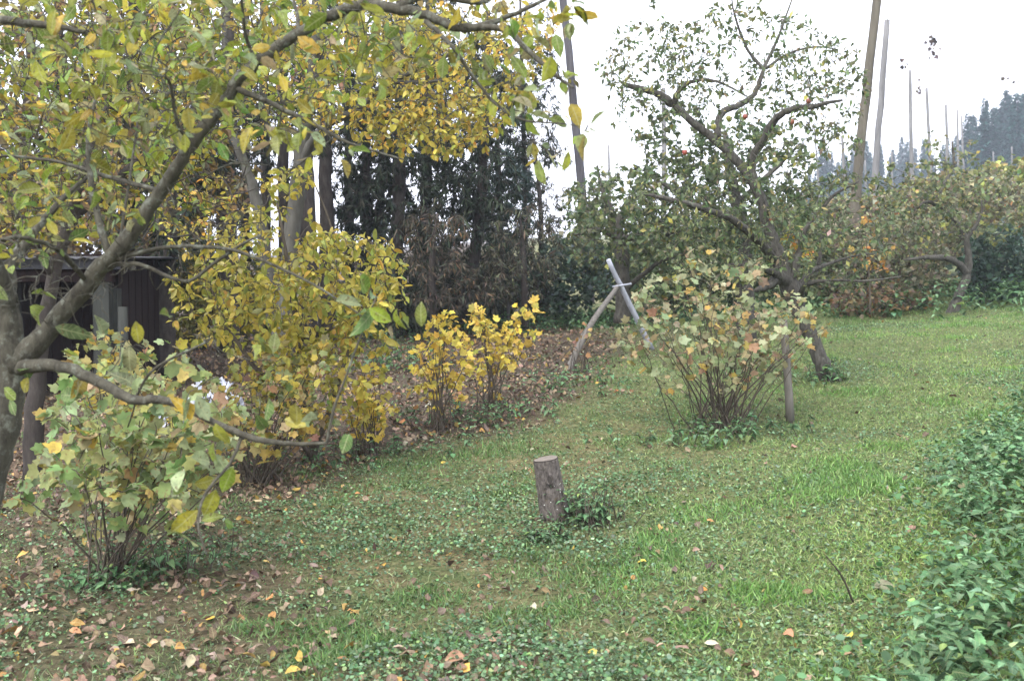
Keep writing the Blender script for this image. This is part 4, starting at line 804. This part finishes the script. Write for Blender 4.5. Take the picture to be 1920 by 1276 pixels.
# pole frame
f1 = ground(1062, 694); f2 = ground(1215, 640)
e = empty('pole_frame', f1, 'crossed prop of a brown and a silvery pole nailed together', 'prop')
jx = P(1160, 535, 13.2)
Wood().tube(spline(np.array([f1-[0, 0, .05], P(1090, 640, f1[1]+.2), P(1120, 590, f1[1]+.5), jx+(jx-P(1120, 590, f1[1]+.5))*.05]), 5), np.linspace(.04, .03, 16), 10, rough=.05, rng=np.random.default_rng(6)).build('pole', M['oldpole'], e)
sa = P(1140, 487, 13.05); sb = P(1222, 655, 13.6); sb[2] = min(sb[2], float(gz(sb[0], sb[1])))
Wood().tube(sa+(sb-sa)*np.linspace(0, 1, 12)[:, None]+np.random.default_rng(3).normal(0, .0012, (12, 3)), np.linspace(.03, .04, 12), 10, rough=.015, rng=np.random.default_rng(7)).build('pole', M['silver'], e)
Wood().tube([jx+[-.09, -.12, -.02], jx+[.15, -.12, .02]], .012, 6).build('crosspiece', M['silver'], e)
# bird table
b = ground(953, 600); b = P(953, 600, 18); b[2] = float(gz(b[0], b[1]))
e = empty('bird_table', b, 'small wooden bird table at the far lawn edge', 'bird table')
top = P(955, 553, 18)
Wood().tube([b-[0, 0, .1], np.array([b[0], b[1], top[2]])], .03, 8).build('post', M['pole'], e)
W = Wood().box((b[0], b[1], top[2]+.012), (.34, .3, .024)); W.build('tray', M['pole'], e, smooth=False)
W = Wood()
for dx, dy, sx, sy in ((-.16, 0, .02, .3), (.16, 0, .02, .3), (0, -.14, .296, .02), (0, .14, .296, .02)): W.box((b[0]+dx, b[1]+dy, top[2]+.045), (sx, sy, .042))
W.build('rim', M['pole'], e, smooth=False)
# ------------------------------------------------------------------ shed
SY = 11.0
xr = P(222, 560, SY)[0]; xl = -7.4; zt = P(150, 500, SY)[2]; g0 = float(gz(-5, SY))-.3
e = empty('garden_shed', ((xl+xr)/2, SY+1.2, g0), 'dark open fronted shed with a flat sheet roof', 'shed')
cx_ = (xl+xr)/2; wd = xr-xl
W = Wood()
nw = 90; xs = np.linspace(xl-.2, xr+.15, nw)          # corrugated sheet, 14 mm waves
V = []; 
for s_, y_, z_ in ((0, SY-.35, zt+.085), (1, SY+1.7, zt+.16)):
    for x_i, xx in enumerate(xs): V.append((xx, y_, z_+.012*math.cos(x_i*math.pi/2)))
V2 = [(x_, y_, z_-.012) for x_, y_, z_ in V]
Fc = [(i, i+1, nw+i+1, nw+i) for i in range(nw-1)]+[(2*nw+i+1, 2*nw+i, 3*nw+i, 3*nw+i+1) for i in range(nw-1)]+[(i+1, i, 2*nw+i, 2*nw+i+1) for i in range(nw-1)]
W.raw(V+V2, Fc).build('roof', M['roof'], e)
Wood().box((cx_, SY-.2, zt+.02), (wd+.2, .035, .10)).build('fascia', M['roof'], e, smooth=False)
Wood().box((cx_, SY-.12, zt-.10), (wd, .08, .12)).build('beam', M['plank'], e, smooth=False)
for i in range(1):
    W = Wood(); nb = 26
    for j in range(nb): W.box((xl+wd*(j+.5)/nb, SY+1.5+.006*(j % 2), (zt+g0)/2+.1), (wd/nb-.008, .025, zt-g0+.2))
    W.build('back_wall', M['plank'], e, smooth=False)
for sx in (xl, xr-.05):
    W = Wood()
    for j in range(14): W.box((sx+.004*(j % 2), SY+.1+1.4*(j+.5)/14, (zt+g0)/2+.05), (.025, 1.4/14-.008, zt-g0+.1))
    W.build('side_wall', M['plank'], e, smooth=False)
for px_ in (36, 200):
    Wood().box((P(px_, 600, SY)[0], SY-.1, (zt+g0)/2-.08), (.17 if px_ == 200 else .1, .1, zt-g0-.16)).build('post', M['shedgrey'], e, smooth=False)
W = Wood()
for j in range(3): W.box((P(208+j*9, 600, SY)[0], SY-.05+.01*j, (zt+g0)/2-.1), (.048, .02, zt-g0-.25))
W.build('front_board', M['shedgrey'], e, smooth=False)
pb = P(232, 700, 10.5); pb[2] = float(gz(pb[0], pb[1]))
tag(Wood().tube([pb-[0, 0, .1], P(230, 575, 10.5)], [.055, .045], 10, rough=.04, rng=rg).build('fence_post', M['shedgrey']), 'grey post standing just right of the shed', 'post')
# stacked firewood inside shed, as a pile thing
rg = np.random.default_rng(410)
# white sheet
for nm, px, py, ww, hh, lab in (('white_sheet', 405, 748, .42, .42, 'crumpled white plastic sheet behind the currant bushes'), ('white_sack', 318, 762, .45, .26, 'low white plastic sack left of the crumpled sheet')):
    b = P(px, py, 9.4); b[2] = float(gz(b[0], b[1])); N_ = 26; V = []
    for i in range(N_+1):
        for j in range(N_*2):
            th = i/N_*math.pi/2; ph = j/(N_*2)*2*math.pi
            fd_ = math.cos(th)**.7; cr = 1+fd_*(.5*(fbm(math.cos(ph)*3+5, math.sin(ph)*3+th*3, .8, 77)-.5)*2+.25*(vn(math.cos(ph)*3+5, math.sin(ph)*3+th*4, .25, 78)-.5))
            V.append((b[0]+ww/2*math.cos(th)*math.cos(ph)*cr, b[1]+ww/2.4*math.cos(th)*math.sin(ph)*cr, b[2]+hh*math.sin(th)**.8*cr-.02))
    M2 = N_*2; Fc = [(i*M2+j, i*M2+(j+1) % M2, (i+1)*M2+(j+1) % M2, (i+1)*M2+j) for i in range(N_) for j in range(M2)]
    tag(Wood().raw(V, Fc).build(nm, M['plastic'], None, smooth=False), lab, 'sheet' if 'sheet' in nm else 'sack')
# ------------------------------------------------------------------ conspicuous fallen leaves, twigs
rg = np.random.default_rng(500)
FL = [(872, 1240, .075, (.36, .2, .12), 'large pale brown fallen leaf near the bottom centre'), (1005, 1150, .06, (.5, .46, .32), 'pale cream fallen leaf below the stump'),
      (252, 1213, .07, (.5, .4, .26), 'cream and brown fallen leaf at the lower left'), (388, 1170, .06, (.55, .36, .06), 'curled yellow fallen leaf left of the centre'),
      (1347, 1216, .05, (.5, .42, .3), 'pale pointed fallen leaf on the right lawn'), (1487, 1204, .055, (.45, .2, .11), 'reddish fallen leaf near the nettles'),
      (1596, 1203, .06, (.55, .42, .05), 'bright yellow fallen leaf beside the nettles'), (1212, 1060, .05, (.5, .38, .06), 'upright yellow leaf right of the stump weeds'),
      (1675, 1105, .085, (.17, .17, .10), 'large dry greyish leaf at the nettle edge'), (1325, 982, .04, (.5, .25, .08), 'small orange leaf on the mid right lawn'),
      (720, 1068, .045, (.58, .32, .04), 'orange yellow leaf left of the stump weeds'), (316, 1010, .045, (.55, .33, .06), 'orange leaf between the bush and the hanging twig'),
      (565, 1265, .06, (.5, .34, .07), 'yellow leaf at the bottom edge'), (130, 1190, .05, (.42, .2, .1), 'orange brown leaf at the lower left corner'),
      (1310, 1112, .035, (.55, .2, .04), 'tiny bright orange leaf on the right lawn'), (870, 1248, .05, (.3, .16, .1), 'brown leaf tucked under the large pale brown one'),
      (1105, 1228, .05, (.5, .4, .08), 'yellow brown leaf among low weeds at the bottom'), (985, 885, .05, (.45, .35, .22), 'tan curled leaf left of the stump top'),
      (835, 870, .04, (.5, .36, .05), 'small yellow leaf before the golden bushes')]
for px, py, s, c, lab in FL:
    b = ground(px, py); a = rg.random()*6.28
    o = leaves('fallen_leaf', OVATE, [b+[0, 0, .02]], [(math.cos(a), math.sin(a), .12)], [(rg.normal(0, .2), -.35, 1)], s, [c], M['dry'], rng=rg, curl=.25, curlv=.2, wide=1.25, twist=.3)
    tag(o, lab, 'leaf', 'fallen leaves on the lawn')
a_, b_ = ground(1600, 1130), P(1548, 1040, 3.95)
tag(Wood().tube(spline(np.array([a_, (a_+b_)/2+[.01, 0, .01], b_]), 5), np.linspace(.006, .002, 11), 6).build('dead_stalk', M['stem']), 'dark dead stalk leaning in the lawn left of the nettles', 'stalk')
# ------------------------------------------------------------------ distant spruces
def spruce_meshes(seed, H=18., Rm=3.0):
    rg = np.random.default_rng(seed); pos = []; ax = []; sz = []
    for i in range(62):
        t = i/61; z = H*(.06+.93*t); r = Rm*(1-t)**.8*(.75+.5*rg.random())+.12; nb = int(5+6*(1-t))
        for j in range(nb):
            a = rg.random()*6.283; rr = r*rg.uniform(.65, 1.1); m = int(3+rr*3.2)
            for k_ in range(m):
                f = (k_+.6)/m; p = np.array([math.cos(a)*rr*f, math.sin(a)*rr*f, z-rr*f*.32+rg.normal(0, .1)])
                for _ in range(2): pos.append(p+rg.normal(0, .12, 3)); ax.append((math.cos(a)+rg.normal(0, .6), math.sin(a)+rg.normal(0, .6), -.45+rg.normal(0, .3))); sz.append(.55*(.6+.7*rg.random())*(1.1-.4*t))
    return np.array(pos), np.array(ax), np.array(sz), rg
protos = []
for s_, (H, Rm) in enumerate([(18., 2.7), (17., 3.1), (15., 2.3)]):
    pos, ax, sz, rg = spruce_meshes(s_+1000, H, Rm); e = empty('spruce', (0, 0, 0), 'x', 'spruce', 'distant spruces on the hill'); n = len(pos)
    leaves('crown', NEEDLE, pos, ax, rg.normal(0, .5, (n, 3))+np.array([0, 0, 1.]), sz*1.15, pal(rg, n, [(.012, .055, .045), (.025, .085, .07), (.008, .035, .032)], [3, 2, 2], .2), M['needle'], e, rng=rg, wide=3.4, curlv=.2)
    Wood().tube([(0, 0, -.5), (0, 0, H*.5), (0, 0, H*.97)], [.22, .14, .03], 7, cap=False).build('trunk', M['bark_dark'], e); protos.append(e)
ORD = []
tens = ['', '', 'twenty', 'thirty', 'forty']; ones = ['first', 'second', 'third', 'fourth', 'fifth', 'sixth', 'seventh', 'eighth', 'ninth']
teens = ['tenth', 'eleventh', 'twelfth', 'thirteenth', 'fourteenth', 'fifteenth', 'sixteenth', 'seventeenth', 'eighteenth', 'nineteenth']
ORD += ones+teens
for t_ in (2, 3, 4): ORD += [tens[t_][:-1]+'ieth']+[tens[t_]+'-'+q_ for q_ in ones]
cnt = {True: 0, False: 0}
rg = np.random.default_rng(1100); first = [True]*3
spots = []
for i in range(46):      # far row, low on the left, rising to the right
    px = 1500+i*9.8+rg.normal(0, 4); Yd = rg.uniform(170, 215); topy = np.interp(px, [1500, 1545, 1600, 1640, 1700, 1760, 1830, 1950], [345, 262, 285, 275, 262, 262, 250, 215])+rg.normal(0, 15)+18*(i % 2)
    spots.append((px, Yd, topy))
for i in range(20):      # nearer taller stand at the right edge
    px = 1815+i*8.5+rg.normal(0, 3); Yd = rg.uniform(120, 150); topy = np.interp(px, [1815, 1835, 1870, 1900, 1980], [235, 188, 195, 172, 160])+rg.normal(0, 16)
    spots.append((px, Yd, topy))
order = np.argsort([s[0] for s in spots]); 
for r_, i in enumerate(order):
    px, Yd, topy = spots[i]; k_ = rg.integers(3); src = protos[k_]; tp_ = P(px, topy, Yd); base_z = float(gz(tp_[0], Yd)); H = [18., 17., 15.][k_]
    s = np.clip((tp_[2]-base_z)/H, .35, 1.5)
    if first[k_]: o = src; first[k_] = False
    else:
        o = src.copy(); col.objects.link(o)
        for ch in src.children:
            c_ = ch.copy(); col.objects.link(c_); c_.parent = o
    sx = s*rg.uniform(.75, 1.0)
    o.location = (tp_[0], Yd, base_z); o.scale = (sx, sx, s); o.rotation_euler = (0, 0, rg.random()*6.28)
    nearr = Yd < 160; cnt[nearr] += 1; nm_ = ORD[min(cnt[nearr], len(ORD))-1]
    hgt = 'tall' if s > .95 else ('middling' if s > .75 else 'short')
    o['label'] = (nm_+' spruce from the left in the near dark stand, '+hgt) if nearr else (nm_+' spruce from the left in the far hillside row, '+hgt)
    o['group'] = 'near spruces at the right edge of the hill' if nearr else 'distant spruces on the hill'
# ------------------------------------------------------------------ haze
hz, t, out = newmat('thin_autumn_haze')
pv = t.nodes.new('ShaderNodeVolumePrincipled'); pv.inputs['Color'].default_value = (.80, .86, .97, 1); pv.inputs['Density'].default_value = .0011
t.links.new(pv.outputs[0], out.inputs['Volume'])
HAZE = True
if HAZE:
    o = Wood().box((0, 9, 22), (680, 680, 130)).build('haze', hz, None, smooth=False); tag(o, 'thin pale haze in the air', 'haze', None, 'stuff')
